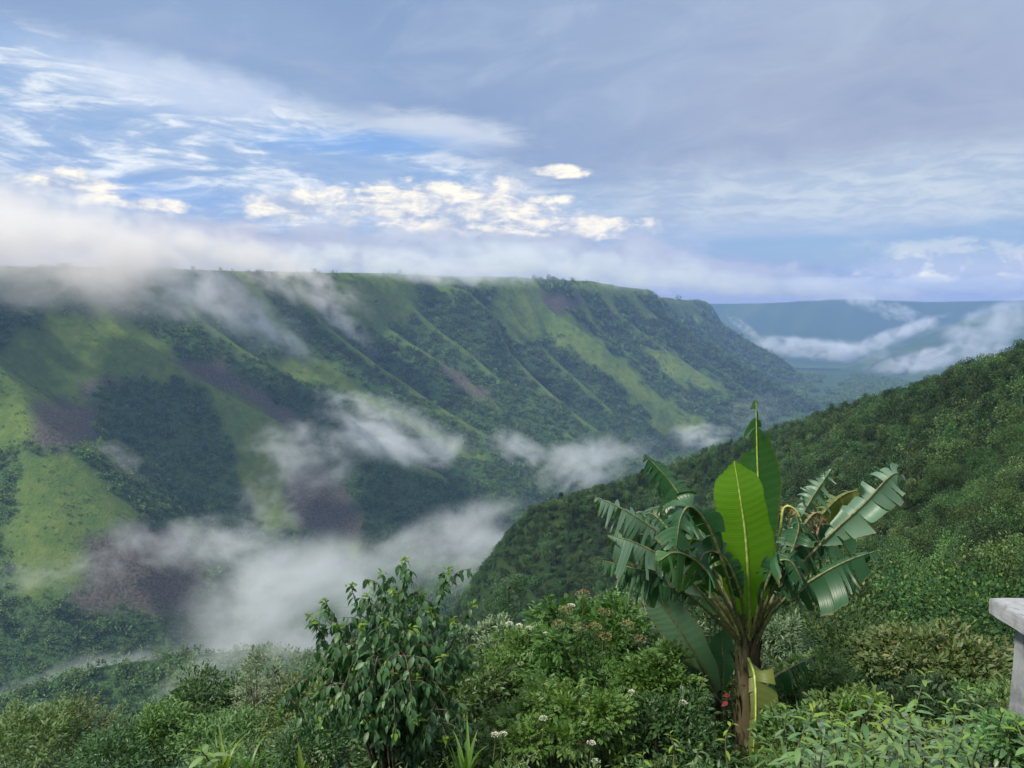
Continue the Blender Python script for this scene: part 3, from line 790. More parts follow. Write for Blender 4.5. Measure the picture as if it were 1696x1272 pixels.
def compound(mb, pos, dirs, size):
    """pinnate leaf: leaflets either side of a rachis"""
    n = len(pos); Y = nrm(dirs); U = np.tile([0, 0, 1.], (n, 1)) + rng.normal(0, .3, (n, 3)); X = nrm(np.cross(Y, U)); Z = np.cross(X, Y)
    ti = np.repeat(rng.random(n), 1)
    for f, a in ((.25, 1), (.25, -1), (.5, 1), (.5, -1), (.75, 1), (.75, -1), (1, 0)):
        p = pos + Y * size * f - np.array([0, 0, 1.]) * size * 0.22 * f * f
        d = Y * (0.55 if a else 1) + X * a * .85 - np.array([0, 0, .25])
        add_leaves(mb, LEAF_SM, p, d, size * .62 * (1.05 - .35 * abs(f - .5)), up=Z, tint=np.clip(ti + rng.normal(0, .1, n), 0, 1), roll=.15)

def bush(name, label, px, py, rx, ry, D, mat, size, n, tpl=None,  kind='simple', cat='bush', group=None, clumps=None, cr=0.3, stems=7, droop=0.0, low=-0.5, depth=1.0):
    c = P(px, py, D); sx = rx / FPX * D; sz = ry / FPX * D
    zb = ground_at(c[0], c[1]); base = np.array([c[0], c[1], min(zb, c[2] - sz * 0.8)])
    root = empty(name, base, label, cat, group)
    mb = MB(); clumps = clumps or int(22 + sx * 14)
    cl = c - base
    if kind == 'simple': cc = lumpy_crown(mb, clumps, n, size, tpl or LEAF_SM, (sx, sx * depth, sz), cl, cr, low, droop)
    else:
        u = nrm(rng.normal(size=(clumps, 3))); u[:, 2] = np.where(u[:, 2] < low, -u[:, 2], u[:, 2])
        cc = cl + u * rng.uniform(.55, .95, (clumps, 1)) * [sx, sx * depth, sz]
        per = max(1, n // clumps); v = nrm(rng.normal(size=(clumps * per, 3)) + np.repeat(u, per, 0) * .6 + [0, 0, .2])
        compound(mb, np.repeat(cc, per, 0) + v * rng.uniform(.05, .3, (clumps * per, 1)) * [sx, sx, sz], v + [0, 0, .1], size)
    ns = len(cc) * 2
    pos = []; dr = []
    for k in range(ns):
        c0 = cc[k % len(cc)]; o_ = nrm(c0 - cl) ; o_ = nrm(o_ + rng.normal(0, .35, 3) + [0, 0, .45]); l_ = rng.uniform(.14, .42) * (sx + sz) * .6
        m_ = max(5, int(l_ / (size * .33))); s_ = np.linspace(.2, 1, m_)[:, None]
        pos.append(c0 + o_ * l_ * s_ + [0, 0, 0]); a_ = np.arange(m_) * 2.4
        dr.append(o_ * .6 + np.stack([np.cos(a_), np.sin(a_), np.full(m_, .1 - droop)], -1))
    pos = np.concatenate(pos); dr = np.concatenate(dr)
    add_leaves(mb, (tpl or LEAF_SM), pos, dr, size * rng.uniform(.7, 1.15, len(pos)) * (.8 if kind != 'simple' else 1), tint=np.clip(rng.uniform(.35, 1, len(pos)), 0, 1), roll=.3)
    mb.build('foliage', mat, root)
    ms = MB()
    for k in range(min(len(cc), stems * 3)):
        j = k % stems; b0 = np.array([math.cos(j * 2.4) * .06 * sx, math.sin(j * 2.4) * .06 * sx, -0.1])
        mid = b0 * .4 + cc[k] * np.array([.45, .45, .6]) + rng.normal(0, .04, 3)
        L = np.linalg.norm(cc[k]); tube(ms, bez([b0, mid, cc[k]], 8), np.linspace(min(.02, 0.006 + .005 * L), 0.004, 8), 5, .3)
    ms.build('stem', M_bark, root)
    return root, cc, base

BUSHES = [
    ('bush', 'leafy weeds heaped against the foot of the concrete pillar', 1688, 1235, 60, 42, 5.0, F_weed, .06, 1500, LEAF),
    ('bush', 'small leaved bush hiding the foot of the banana stem', 1195, 1285, 50, 36, 8.6, F_mid, .06, 1800, LEAF_SM),
    ('bush', 'dark bush directly behind the banana stem', 1250, 1165, 75, 60, 10.5, F_dark, .09, 3000, LEAF),
    ('bush', 'mid green rounded bush in the bottom left corner', 25, 1262, 120, 78, 25, F_mid, .16, 5200, LEAF_SM),
    ('bush', 'loose greyish bush with thin bare twigs, right of the corner bush', 135, 1215, 78, 48, 27, F_olive, .15, 1700, LEAF_SM),
    ('bush', 'pale green loose bush behind the twiggy grey one at left', 80, 1215, 70, 38, 31, F_grey, .18, 1600, LEAF_SM),
    ('bush', 'dark low bush left of the big dark dome', 205, 1262, 90, 50, 21, F_dark, .13, 3600, LEAF_SM),
    ('bush', 'dark dense dome shaped bush under the mist at lower left', 335, 1178, 82, 60, 25, F_dark, .16, 6500, LEAF_SM),
    ('bush', 'yellowish green bush leaning against the dark dome', 262, 1235, 70, 58, 22, F_mid, .14, 3600, LEAF_SM),
    ('bush', 'wide dark green bush above the broad leaved grass', 400, 1260, 130, 52, 17, F_mid, .11, 5200, LEAF_SM),
    ('bush', 'grey green bush between the dome and the airy sapling', 440, 1180, 60, 55, 21, F_grey, .12, 2600, LEAF_SM),
    ('bush', 'olive bush right of the airy sapling', 500, 1185, 62, 60, 17, F_olive, .11, 3400, LEAF_SM),
    ('bush', 'green bush behind the lower stems of the drooping leaved shrub', 585, 1165, 70, 60, 14, F_mid, .10, 3400, LEAF_SM),
    ('bush', 'dark bush filling the gap below the drooping leaved shrub at left', 520, 1250, 95, 58, 11, F_dark, .08, 4600, LEAF_SM),
    ('bush', 'small leaved grey green bush right of the drooping leaved shrub', 815, 1085, 72, 52, 12, F_grey, .075, 4300, LEAF_SM),
    ('bush', 'dark leafy bush between the drooping shrub and the elder', 790, 1175, 95, 80, 10, F_dark, .08, 5200, LEAF_SM),
    ('bush', 'grey leaved bush in front of the hillside, behind the elder tops', 1080, 1050, 80, 50, 15, F_grey, .09, 3600, LEAF_SM),
    ('bush', 'pale narrow leaved bush right behind the banana stem', 1300, 1075, 42, 60, 13, F_grey, .10, 2300, LEAF_THIN),
    ('bush', 'large olive green bush left of the concrete pillar', 1545, 1112, 120, 72, 14, F_olive, .115, 6500, LEAF),
    ('bush', 'dark olive bush tucked behind the concrete pillar', 1640, 1135, 70, 80, 15, F_olive, .115, 3200, LEAF),
    ('bush', 'yellow green bush of small leaves right of the banana stem', 1345, 1135, 70, 48, 10, F_mid, .06, 4200, LEAF_SM),
    ('bush', 'small leaved green tangle at the foot of the banana at right', 1320, 1225, 80, 55, 7.5, F_mid, .06, 3000, LEAF),
    ('bush', 'small leaved green tangle in front of the olive bush', 1440, 1205, 95, 45, 8, F_mid, .07, 3000, LEAF),
    ('bush', 'dark bush at the foot of the banana at left', 1120, 1235, 90, 75, 8, F_dark, .07, 5200, LEAF_SM),
    ('bush', 'dark green bush at the bottom edge below the drooping shrub', 690, 1262, 110, 60, 8.5, F_dark, .075, 4600, LEAF_SM),
    ('bush', 'shaded bush under the olive bush', 1560, 1190, 100, 50, 10, F_dark, .09, 3200, LEAF),
]
for b in BUSHES:
    bush(b[0], b[1], b[2], b[3], b[4], b[5], b[6], b[7], b[8], b[9], b[10])
r_, cc_, _ = bush('sapling', 'airy sapling with thin pale leaves rising above the lower left bushes', 428, 1130, 42, 66, 20, F_grey, .13, 900, LEAF_THIN, clumps=26, cr=.25, cat='tree', stems=3)

elders = [
    bush('elder_bush', 'tall elder bush with faded pinkish flower heads left of the banana plant', 985, 1085, 118, 85, 10, F_elder, .13, 1500, kind='compound', cr=.3, clumps=46, group='elder bushes in flower'),
    bush('elder_bush', 'elder bush with white flower heads behind the dark centre bushes', 880, 1125, 85, 75, 10.5, F_elder, .12, 1000, kind='compound', clumps=34, group='elder bushes in flower'),
    bush('elder_bush', 'dark green elder at the bottom edge with white flower heads low down', 930, 1225, 130, 75, 8, F_elder, .11, 1500, kind='compound', clumps=44, group='elder bushes in flower'),
    bush('elder_bush', 'elder bush squeezed against the left side of the banana stem', 1085, 1150, 80, 75, 9, F_elder, .11, 1100, kind='compound', clumps=32, group='elder bushes in flower'),
]
def umbel(root, base, px, py, D, r, mat, name='flower_head', dome=.35):
    c = P(px, py, D) - base; mb = MB(); n = int(110)
    a = rng.random(n) * 6.283; q = np.sqrt(rng.random(n))
    p = np.stack([np.cos(a) * q * r, np.sin(a) * q * r, dome * r * (1 - q * q)], -1) + rng.normal(0, r * .05, (n, 3))
    d = np.stack([np.cos(a) * q, np.sin(a) * q, 1 - q * .6], -1) + rng.normal(0, .5, (n, 3))
    add_leaves(mb, LEAF_LITE, c + p, d, r * .28, tint=rng.random(n), roll=1)
    o = mb.build(name, mat, root)
    ms = MB()
    for k in range(7):
        b = np.array([math.cos(k * .9) * r * .6, math.sin(k * .9) * r * .6, 0]); tube(ms, bez([c - [0, 0, r * 2.2], c + b * .5 - [0, 0, r * .6], c + b], 5), 0.0022, 4, .5)
    tube(ms, bez([c - [0, 0, r * 2.2], c - [0.02, 0.05, r * 6]], 4), 0.004, 4, .5)
    ms.build('flower_stalk', M_stem, o)
for (px, py) in ((966, 985), (937, 1012), (1000, 1016), (1038, 1036), (1003, 1056), (960, 1040), (925, 1035), (1060, 1060), (985, 1040)): umbel(elders[0][0], elders[0][2], px, py, 9.4, .085, F_pink, dome=.6)
umbel(elders[0][0], elders[0][2], 946, 1003, 9.3, .045, F_white)
umbel(elders[0][0], elders[0][2], 957, 1147, 9.0, .04, F_white)
for (px, py) in ((844, 1033), (860, 1036), (876, 1040), (905, 1050)): umbel(elders[1][0], elders[1][2], px, py, 9.7, .045, F_white)
for (px, py) in ((820, 1217), (833, 1216), (979, 1231), (987, 1261), (900, 1190)): umbel(elders[2][0], elders[2][2], px, py, 7.1, .04, F_white)
umbel(elders[3][0], elders[3][2], 1131, 1164, 8.1, .045, F_white)
umbel(elders[3][0], elders[3][2], 1046, 1146, 8.2, .04, F_white)

def drooping_shrub():
    base = P(655, 1290, 8); base[2] = min(ground_at(base[0], base[1]), base[2])
    root = empty('tall_shrub', base, 'tall shrub with drooping oval leaves and yellow green tips in front of the mist', 'shrub')
    tips = [(671, 926, 8), (634, 951, 8.3), (743, 944, 7.9), (581, 969, 8.1), (539, 995, 8), (517, 1024, 7.8), (652, 980, 7.6), (692, 978, 8.1), (782, 1002, 7.9), (751, 1026, 7.6),
            (612, 988, 7.9), (560, 1040, 7.6), (600, 1035, 7.4), (715, 1010, 7.7), (640, 1030, 7.4), (680, 1040, 7.3), (545, 1090, 7.8), (780, 1070, 7.8), (590, 1100, 7.3), (730, 1090, 7.2),
            (462, 1178, 7.4), (740, 1222, 6.9), (640, 1110, 7.1), (690, 1120, 7.1), (560, 1160, 7.2), (610, 1190, 6.9), (690, 1190, 6.8), (750, 1140, 7.2), (530, 1200, 7.3), (655, 1215, 6.8), (600, 1150, 7.9), (710, 1060, 8.4), (660, 1080, 8.5), (570, 1130, 8.4)]
    ms = MB(); ml = MB(); my = MB()
    for q in tips:
        tip = P(*q) - base; b0 = rng.normal(0, .06, 3); b0[2] = 0
        lean = np.array([0.55, .55, .6]) if q[1] < 1150 else np.array([.5, .5, 1.1])
        mid = b0 + (tip - b0) * lean + [0, 0, .12]
        c = bez([b0, mid, tip], 30); tube(ms, c, np.linspace(.016, .004, 30), 5, .4)
        T = nrm(np.gradient(c, axis=0))
        pos = []; dr = []
        def along(curve, Tn, t0, step, sgn=0):
            L = np.concatenate([[0], np.cumsum(np.linalg.norm(np.diff(curve, axis=0), axis=1))]); s = np.arange(L[-1] * t0, L[-1], step)
            for k, ss in enumerate(s):
                p = np.array([np.interp(ss, L, curve[:, a]) for a in range(3)]); a = k * 2.4 + sgn
                out = np.array([math.cos(a), math.sin(a), 0]); tt = np.array([np.interp(ss, L, Tn[:, a2]) for a2 in range(3)])
                pos.append(p); dr.append(out * .6 + tt * .2 + np.array([0, 0, -.72]))
        along(c, T, .42, .024)
        for k in range(11 if q[1] < 1150 else 11):       # side twigs
            i = int(rng.integers(10, 27)); a = rng.random() * 6.283
            d = nrm(T[i] * .7 + np.array([math.cos(a), math.sin(a), .1])); l = rng.uniform(.18, .42)
            tw = bez([c[i], c[i] + d * l * .5 + [0, 0, .03], c[i] + d * l - [0, 0, .06]], 8); tube(ms, tw, np.linspace(.005, .002, 8), 4, .5)
            along(tw, nrm(np.gradient(tw, axis=0)), .15, .026, a)
        pos = np.array(pos); dr = np.array(dr) + rng.normal(0, .22, (len(pos), 3))
        add_leaves(ml, LEAF_D, pos, dr, rng.uniform(.07, .13, len(pos)), up=-dr + [0, 0, 1.5], roll=.5)
        n = 9; a = rng.random(n) * 6.283
        add_leaves(my, LEAF_D, np.repeat(tip[None], n, 0) + rng.normal(0, .02, (n, 3)), np.stack([np.cos(a) * .7, np.sin(a) * .7, rng.uniform(-.6, .6, n)], -1), rng.uniform(.05, .085, n))
    ms.build('stem', M_bark, root); ml.build('foliage', F_droop, root); my.build('young_leaves', F_tip, root)
LEAF_D = leaf_template(0.46, 0.12, 0.30, n=4, ovate=.55)
drooping_shrub()

# grass tussocks and broad blades
def blade(mb, b0, d, L, w, droop, n=9, tint=.5):
    t = np.linspace(0, 1, n); d = nrm(np.asarray(d, float)); h = nrm(np.array([d[0], d[1], 0.001]))
    c = np.asarray(b0) + d * (t * L)[:, None] + h * (droop * L * .45 * t ** 2)[:, None] - np.array([0, 0, 1.]) * (droop * L * t ** 2.4)[:, None]
    T = nrm(np.gradient(c, axis=0)); S_ = nrm(np.cross(T, [0, 0, 1.])); N_ = np.cross(S_, T)
    ww = w * np.sin(np.pi * np.clip(t * .93 + .07, 0, 1) ** .7) * .5 + 1e-4
    V = np.stack([c - S_ * ww[:, None] + N_ * ww[:, None] * .35, c, c + S_ * ww[:, None] + N_ * ww[:, None] * .35], 1).reshape(-1, 3)
    i = np.arange(n - 1)[:, None] * 3; F = np.concatenate([np.stack([i, i + 1, i + 4, i + 3], -1).reshape(-1, 4), np.stack([i + 1, i + 2, i + 5, i + 4], -1).reshape(-1, 4)])
    uv = np.stack([np.repeat(t, 3), np.tile([0, .5, 1], n)], -1)
    mb.add(V, F, tint, uv)
def tussock(label, px, py, D, L, n, w, mat, spread=.6, droop=.5, cat='grass clump', group='grass tussocks along the bottom edge', name='grass_tussock'):
    b = P(px, py, D); mb = MB()
    for k in range(n):
        a = rng.random() * 6.283; s = rng.uniform(.1, spread)
        blade(mb, rng.normal(0, .03, 3) * [1, 1, 0], (math.cos(a) * s, math.sin(a) * s, 1), L * rng.uniform(.55, 1.1), w * rng.uniform(.7, 1.2), droop * rng.uniform(.4, 1.4), tint=rng.random())
    o = mb.build(name, mat, loc=b); tag(o, label, cat, group); return o
tussock('bright arching grass clump at the bottom edge left of the tall shrub', 370, 1290, 5.0, .42, 26, .022, F_grass)
tussock('thin grass clump with upright blades right of the bright arching clump', 415, 1285, 5.2, .38, 14, .018, F_grass)
tussock('wide bladed grass clump just below the tall shrub at left', 505, 1300, 4.8, .30, 9, .030, F_grass)
tussock('tall stiff grass clump at the bottom edge below the tall shrub', 772, 1305, 4.6, .46, 14, .028, F_grass, .45, .25)
tussock('single low grass clump at the bottom edge under the elder', 835, 1300, 4.8, .2, 6, .02, F_grass, .3, .3)
tussock('arching broad grass clump right of the banana stem', 1300, 1285, 5.8, .55, 12, .035, F_grass, .7, .8)
tussock('upright grass clump rising from the weeds right of the banana plant', 1450, 1180, 7.0, .45, 16, .03, F_grass, .45, .5)
tussock('tall thin grass clump behind the weeds near the banana plant', 1400, 1180, 8.0, .5, 14, .02, F_grass, .5, .6)
for px, py, D, lb in ((1430, 1100, 30, 'lime bamboo clump on the slope above the olive bush'), (1395, 1105, 32, 'lime bamboo clump on the slope left of the olive bush'), (1470, 1000, 52, 'pale bamboo clump higher on the slope'), (1395, 1100, 27, 'low lime bamboo clump nearest the banana plant')):
    tussock(lb, px, py, D, 1.9, 60, .11, F_lime, .8, .55, 'bamboo', 'bamboo clumps on the slope', 'bamboo_clump')

# broad leaved weeds: stems with whorls of lance shaped leaves
LEAF_W = leaf_template(0.30, 0.10, 0.35, n=5)
def weed(px, py, D, h, L, label, mat=None, group='broad leaved weeds at the bottom right', n=18, name='weed_plant'):
    top = P(px, py, D); b = top - [0, 0, h]
    root = empty(name, b, label, 'weed', group); ms = MB(); ml = MB(); my = MB()
    lean = rng.normal(0, .06, 2); c = bez([(0, 0, -.2), (lean[0], lean[1], h * .5), (0, 0, h)], 10); tube(ms, c, np.linspace(.008, .004, 10), 5, .5)
    t = 1 - (np.arange(n) / n) ** 1.15 * .85; a = np.arange(n) * 2.4 + rng.random() * 6
    pos = np.stack([np.interp(t, np.linspace(0, 1, 10), c[:, k]) for k in range(3)], -1)
    el_ = np.interp(t, [0, .6, .9, 1], [-.35, -.05, .35, 1.1])
    d = np.stack([np.cos(a), np.sin(a), el_], -1); s = L * np.interp(t, [0, .5, .85, 1], [.75, 1.05, .95, .4]) * rng.uniform(.85, 1.15, n)
    k = n // 5
    add_leaves(ml, LEAF_W, pos[k:], d[k:], s[k:], tint=rng.uniform(0, .9, n - k), roll=.15)
    add_leaves(my, LEAF_W, pos[:k + 1], d[:k + 1], s[:k + 1], tint=.9, roll=.1)
    ms.build('stem', M_stem, root); ml.build('leaves', mat or F_weed, root); my.build('shoot', F_tip, root)
weed(1458, 1195, 4.3, .5, .13, 'largest weed with long grooved leaves at the bottom right', n=22)
weed(1535, 1110, 6.4, .8, .14, 'tall single weed standing in front of the olive bush')
weed(1568, 1165, 5.6, .6, .14, 'weed with upright shoot right of the tallest one')
weed(1520, 1165, 5.4, .5, .13, 'weed with a pale shoot left of the tall single one')
weed(1600, 1140, 6.0, .6, .12, 'weed between the olive bush and the pillar')
weed(1680, 1190, 4.9, .6, .13, 'weed with star of leaves in front of the pillar foot')
weed(1600, 1190, 4.8, .5, .12, 'weed with yellowish tip left of the pillar foot')
weed(1560, 1240, 3.9, .4, .12, 'low weed with bright shoot at the bottom edge')
weed(335, 1245, 4.6, .35, .15, 'broad pale weed at the bottom edge at left', group=None, n=14)
wspots = [(1310 + 15 * (k % 25) + (k * 37) % 13, 1168 + (k * 53) % 95) for k in range(44)] + [(1350, 1225), (1385, 1245), (1410, 1215), (1400, 1180), (1500, 1215), (1530, 1225), (1620, 1225), (1650, 1215), (1500, 1255), (1430, 1255), (1600, 1258), (1365, 1190), (1480, 1160), (1545, 1195), (1690, 1235), (1640, 1250), (1330, 1250), (1450, 1150), (1590, 1215), (1475, 1235), (1660, 1180), (1425, 1225)]
for k, (px, py) in enumerate(wspots):
    weed(px + rng.normal(0, 5), py, rng.uniform(4.3, 6.2), .5, rng.uniform(.09, .14), ('small bright green weed in the crowded patch at the bottom right', 'small greyish green weed in the crowded patch at the bottom right')[k % 3 == 0], n=16, mat=(F_weed, F_grey)[k % 3 == 0], group=('bright broad leaved weeds at the bottom right', 'greyish broad leaved weeds at the bottom right')[k % 3 == 0])
weed(1215, 1195, 5.2, .35, .085, 'lime green seedling in front of the banana stem', F_lime, None, 8, 'seedling')
weed(1110, 1215, 5.2, .3, .075, 'lime green seedling left of the banana stem', F_lime, None, 9, 'seedling')
weed(1065, 1250, 4.8, .3, .075, 'yellow green seedling at the bottom edge left of the banana stem', F_lime, None, 9, 'seedling')
weed(1160, 1235, 5.0, .3, .07, 'leafy seedling between the lime seedlings', F_weed, None, 12, 'seedling')
weed(890, 1245, 6.2, .3, .06, 'low leafy plant at the bottom edge under the elder', F_grey, None, 16, 'seedling')

# undergrowth that covers the ground between all of these
def undergrowth():
    prot = [proto_shrub('undergrowth', 9, 420, 0.2, m, (1, 1, .7), LEAF_SM) for m in (F_dark, F_mid, F_weed, F_olive)]
    n = 5200; y = 2.5 + rng.random(n) ** .8 * 34; x = (rng.random(n) * 2 - 1) * (y * .72 + 1); z = near_z(x, y)
    px, py, f = proj(x, y, z + .3); ok = (py > 1000) | (y < 12)
    x, y, z = x[ok], y[ok], z[ok]
    s = np.clip(.16 + y * .022, .2, .8) * rng.uniform(.6, 1.2, len(x))
    # nothing may grow up into the lens
    lim = -0.62 * y - .15; top = z + s * 1.3
    s = np.where(top > lim + y * .13, np.clip((lim + y * .13 - z) / 1.3, .05, 1), s)
    keep = (s > .09) & (y > 3.2)
    scatter('undergrowth', np.stack([x, y, z - .05], -1)[keep], s[keep], prot, 'tangled low undergrowth covering the ground')
undergrowth()

# pine like tree with a bare trunk on the slope
def slope_tree():
    w = P(843, 1035, 58); z = ground_at(w[0], w[1]); b = np.array([w[0], w[1], z])
    top = P(843, 962, 58)[2] - z
    root = empty('spreading_tree', b, 'dark tree with flat spreading crown and bare trunk on the slope above the elder', 'tree')
    ms = MB(); tube(ms, [(0, 0, -.5), (.05, 0, top * .6), (0, 0, top)], [.16, .11, .03], 6); ml = MB()
    for k in range(26):
        h = top * rng.uniform(.5, 1.0); a = rng.random() * 6.28; r = (1.9 * (1.1 - h / top) + .7) * rng.uniform(.5, 1)
        e = np.array([math.cos(a) * r, math.sin(a) * r, h + .25]); tube(ms, bez([(0, 0, h - .4), e * [.5, .5, 1], e], 6), np.linspace(.05, .015, 6), 4)
        n = 150; p = e + rng.normal(0, 1, (n, 3)) * [.42, .42, .14]; add_leaves(ml, LEAF_THIN, p, rng.normal(0, 1, (n, 3)) * [1, 1, .5] + [0, 0, .3], .3, tint=rng.random(n) * .6)
    ms.build('trunk', M_bark, root); ml.build('crown', F_dark, root)
slope_tree()

# ------------------------------------------------------------------ banana plants
def banana_mat(name, c1, c2, transl, rough=0.35, spec=0.5, brown=0.0):
    m, t, out = newmat(name)
    uvn = t.nodes.new('ShaderNodeUVMap'); u, v, _ = sep(t, uvn.outputs[0])
    ti = attr(t, 'tint'); geo = t.nodes.new('ShaderNodeNewGeometry')
    stripe = mathn(t, 'SINE', u * 260.0) * 0.5 + 0.5
    fine = noise(t, comb(t, u * 90.0, v * 1.5, ti * 10), 1.0, 3, .6)
    n = noise(t, geo.outputs['Position'], 3.0, 4, .6)
    c = mixc(t, (ti * .5 + n * .3 + fine * .3).clamp(), c1, c2)
    if brown: c = mixc(t, sstep(t, n * .55 + fine * .3 + v * v * .35, 1.0 - brown, 1.12 - brown), c, (0.13, 0.085, 0.04))
    # edges of old leaves dry out
    c = mixc(t, sstep(t, v + (fine - .5) * .25, .93, 1.03), c, (0.16, 0.12, 0.05) if not brown == 0 else c1)
    p = t.nodes.new('ShaderNodeBsdfPrincipled'); put(t, p.inputs['Base Color'], c); p.inputs['Roughness'].default_value = rough; p.inputs['Specular IOR Level'].default_value = spec
    b = t.nodes.new('ShaderNodeBump'); b.inputs['Strength'].default_value = .35; b.inputs['Distance'].default_value = .004
    put(t, b.inputs['Height'], stripe * .6 + fine * .5); t.links.new(b.outputs[0], p.inputs['Normal'])
    tr = t.nodes.new('ShaderNodeBsdfTranslucent'); put(t, tr.inputs['Color'], mixc(t, 1.0, c, (1.4, 1.7, .4), 'MULTIPLY'))
    mx = t.nodes.new('ShaderNodeMixShader'); mx.inputs[0].default_value = transl
    t.links.new(p.outputs[0], mx.inputs[1]); t.links.new(tr.outputs[0], mx.inputs[2]); t.links.new(mx.outputs[0], out.inputs[0])
    return m
B_young = banana_mat('banana_young', (0.075, 0.19, 0.010), (0.125, 0.27, 0.016), .40, .42, .35)
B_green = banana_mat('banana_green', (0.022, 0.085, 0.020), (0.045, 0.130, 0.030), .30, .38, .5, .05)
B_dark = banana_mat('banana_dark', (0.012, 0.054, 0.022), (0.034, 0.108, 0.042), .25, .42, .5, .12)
B_pale = banana_mat('banana_pale', (0.045, 0.115, 0.070), (0.115, 0.20, 0.13), .2, .46, .55, .10)
B_sheath = banana_mat('banana_sheath', (0.020, 0.017, 0.010), (0.12, 0.10, 0.055), .05, .8, .1, 0)
B_dry = banana_mat('banana_dry', (0.17, 0.115, 0.065), (0.36, 0.27, 0.17), .2, .8, .1, 0)
B_old = banana_mat('banana_old', (0.07, 0.11, 0.025), (0.15, 0.17, 0.04), .3, .5, .3, .25)
M_rib = simple_mat('leaf_rib', (0.20, 0.28, 0.055), (0.34, 0.40, 0.10), 20, .45, .2)
M_ribd = simple_mat('leaf_rib_dark', (0.06, 0.075, 0.03), (0.15, 0.16, 0.06), 20, .5, .2)
M_pseudo = simple_mat('banana_stem', (0.018, 0.017, 0.010), (0.090, 0.085, 0.040), 9, .75, .6, stretch=(3, 3, .45))
M_red = simple_mat('red_sheath', (0.05, 0.010, 0.010), (0.20, 0.02, 0.02), 18, .6, .4)

def banana_leaf(root, base, pts, hw, N, mat, tear=.3, t0=.25, foldL=.15, foldR=.15, droop=.25, rib=None, peak=.55, prof=None, rows=76, wl=1.0, wr=1.0, ribr=.022, seed=0, curl=0.0, tiptear=0.0):
    """pts: photograph pixels and depth along the midrib, stalk first. Blade rows follow the side veins; tears split it into strips"""
    rg = np.random.default_rng(seed + 100); rib = rib or M_ribd
    c = bez(np.array([P(*q) for q in pts]) - base, 60)
    T = nrm(np.gradient(c, axis=0)); N = nrm(np.array(N, float))
    Sd = nrm(np.cross(T, N)); Nn = nrm(np.cross(Sd, T)); 
    mr = MB(); tt = np.linspace(0, 1, 60); tube(mr, c - Nn * (ribr * .5 * (1 - tt))[:, None], ribr * (1 - tt) ** .8 * .95 + .0035, 7, .5)
    mb = MB(); r = np.linspace(t0, 1, rows)
    def at(A, t): return np.stack([np.interp(t, tt, A[:, k]) for k in range(3)], -1)
    cr, Tr, Sr, Nr = at(c, r), at(T, r), at(Sd, r), at(Nn, r)
    q = (r - t0) / (1 - t0)
    w = hw * np.clip(np.sin(np.pi * np.clip(q, 0, 1) ** (math.log(.5) / math.log(peak))), 0, 1) ** .55
    if prof: w = hw * np.interp(q, [a for a, _ in prof], [b for _, b in prof])
    w = w * (1 + .035 * np.sin(q * 31 + seed) + .03 * np.sin(q * 13 + seed * 2)); w[-1] = 0.01; w[0] = .02
    L = np.linalg.norm(np.diff(c, axis=0), axis=1).sum()
    nu = 7; us = np.linspace(0, 1, nu)
    for side, fold, wm in ((-1, foldL, wl), (1, foldR, wr)):
        if wm <= 0: continue
        # tear positions
        cuts = [0]; i = 0
        while i < rows - 1:
            loc = 1 if tiptear and i / rows > .56 else min(1, tear + tiptear * max(0, (i / rows - .55)) * 2)
            step = int(rg.integers(3, 6) if tiptear else rg.integers(2, 5)) if rg.random() < loc else int(rg.integers(4, 11) if tear > .2 else rg.integers(8, 18))
            if loc <= 0.01: step = rows
            i = min(rows - 1, i + step); cuts.append(i)
        for a, b in zip(cuts[:-1], cuts[1:]):
            if (tiptear and a / rows > .60 and rg.random() < .16) or (tear > .25 and rg.random() < .05): continue
            k = np.arange(a, b + 1); m = len(k); cl_ = curl + rg.normal(0, .45) * (tear > .2); lt = tear; ln = rg.uniform(.68, 1.08) if tear > .05 else 1; ex = rg.normal(0, .5) * (tear > .05); gd = droop * rg.uniform(.4, 1.7) if tear > .05 else droop
            if tiptear and a / rows > .58: gd = tiptear * rg.uniform(.5, 1.3); ex = rg.normal(.25, .4); lt = 1.0; ln = rg.uniform(.5, 1.15)
            wk = w[k] * wm * ln; V = []
            ctr = (m - 1) / 2
            for u in us:
                ang = fold + ex * u + cl_ * u * u
                out = side * Sr[k] * math.cos(ang) + (-Nr[k]) * math.sin(ang) + Tr[k] * (.22 * u)
                p = cr[k] + out * (u * wk)[:, None]
                p = p - np.array([0, 0, 1.]) * (gd * u * u * wk)[:, None]
                if m > 1 and lt > .02:          # strips narrow outwards and leave gaps
                    pm = p.mean(0); sh = 1 - (.12 + (.62 if lt == tear else .35) * min(1, lt)) * u ** 1.6 * (1 if m < 8 else .35)
                    p = pm + (p - pm) * sh if m < 8 else p + (pm - p) * (np.abs(np.arange(m) - ctr) / ctr > .8)[:, None] * .06 * u
                p = p + Nr[k] * (np.sin(k * 1.7 + side) * .0015 + .006 * np.sin(k * .21 + u * 2 + seed)[:] * u)[:, None]
                if u == 1: p = p + Tr[k] * (np.sin(k * 2.3) * .008)[:, None]
                V.append(p)
            V = np.stack(V, 1)                   # m, nu, 3
            ii = np.arange(m - 1)[:, None] * nu; jj = np.arange(nu - 1)[None]
            F = np.stack([ii + jj, ii + jj + 1, ii + nu + jj + 1, ii + nu + jj], -1).reshape(-1, 4)
            if side < 0: F = F[:, ::-1]
            uv = np.stack([np.repeat(r[k] * L, nu), np.tile(us, m)], -1)
            mb.add(V.reshape(-1, 3), F, np.clip(.5 + rg.normal(0, .15), 0, 1), uv)
    o = mb.build('leaf', mat, root)
    mr.build('midrib', rib, o)
    return o

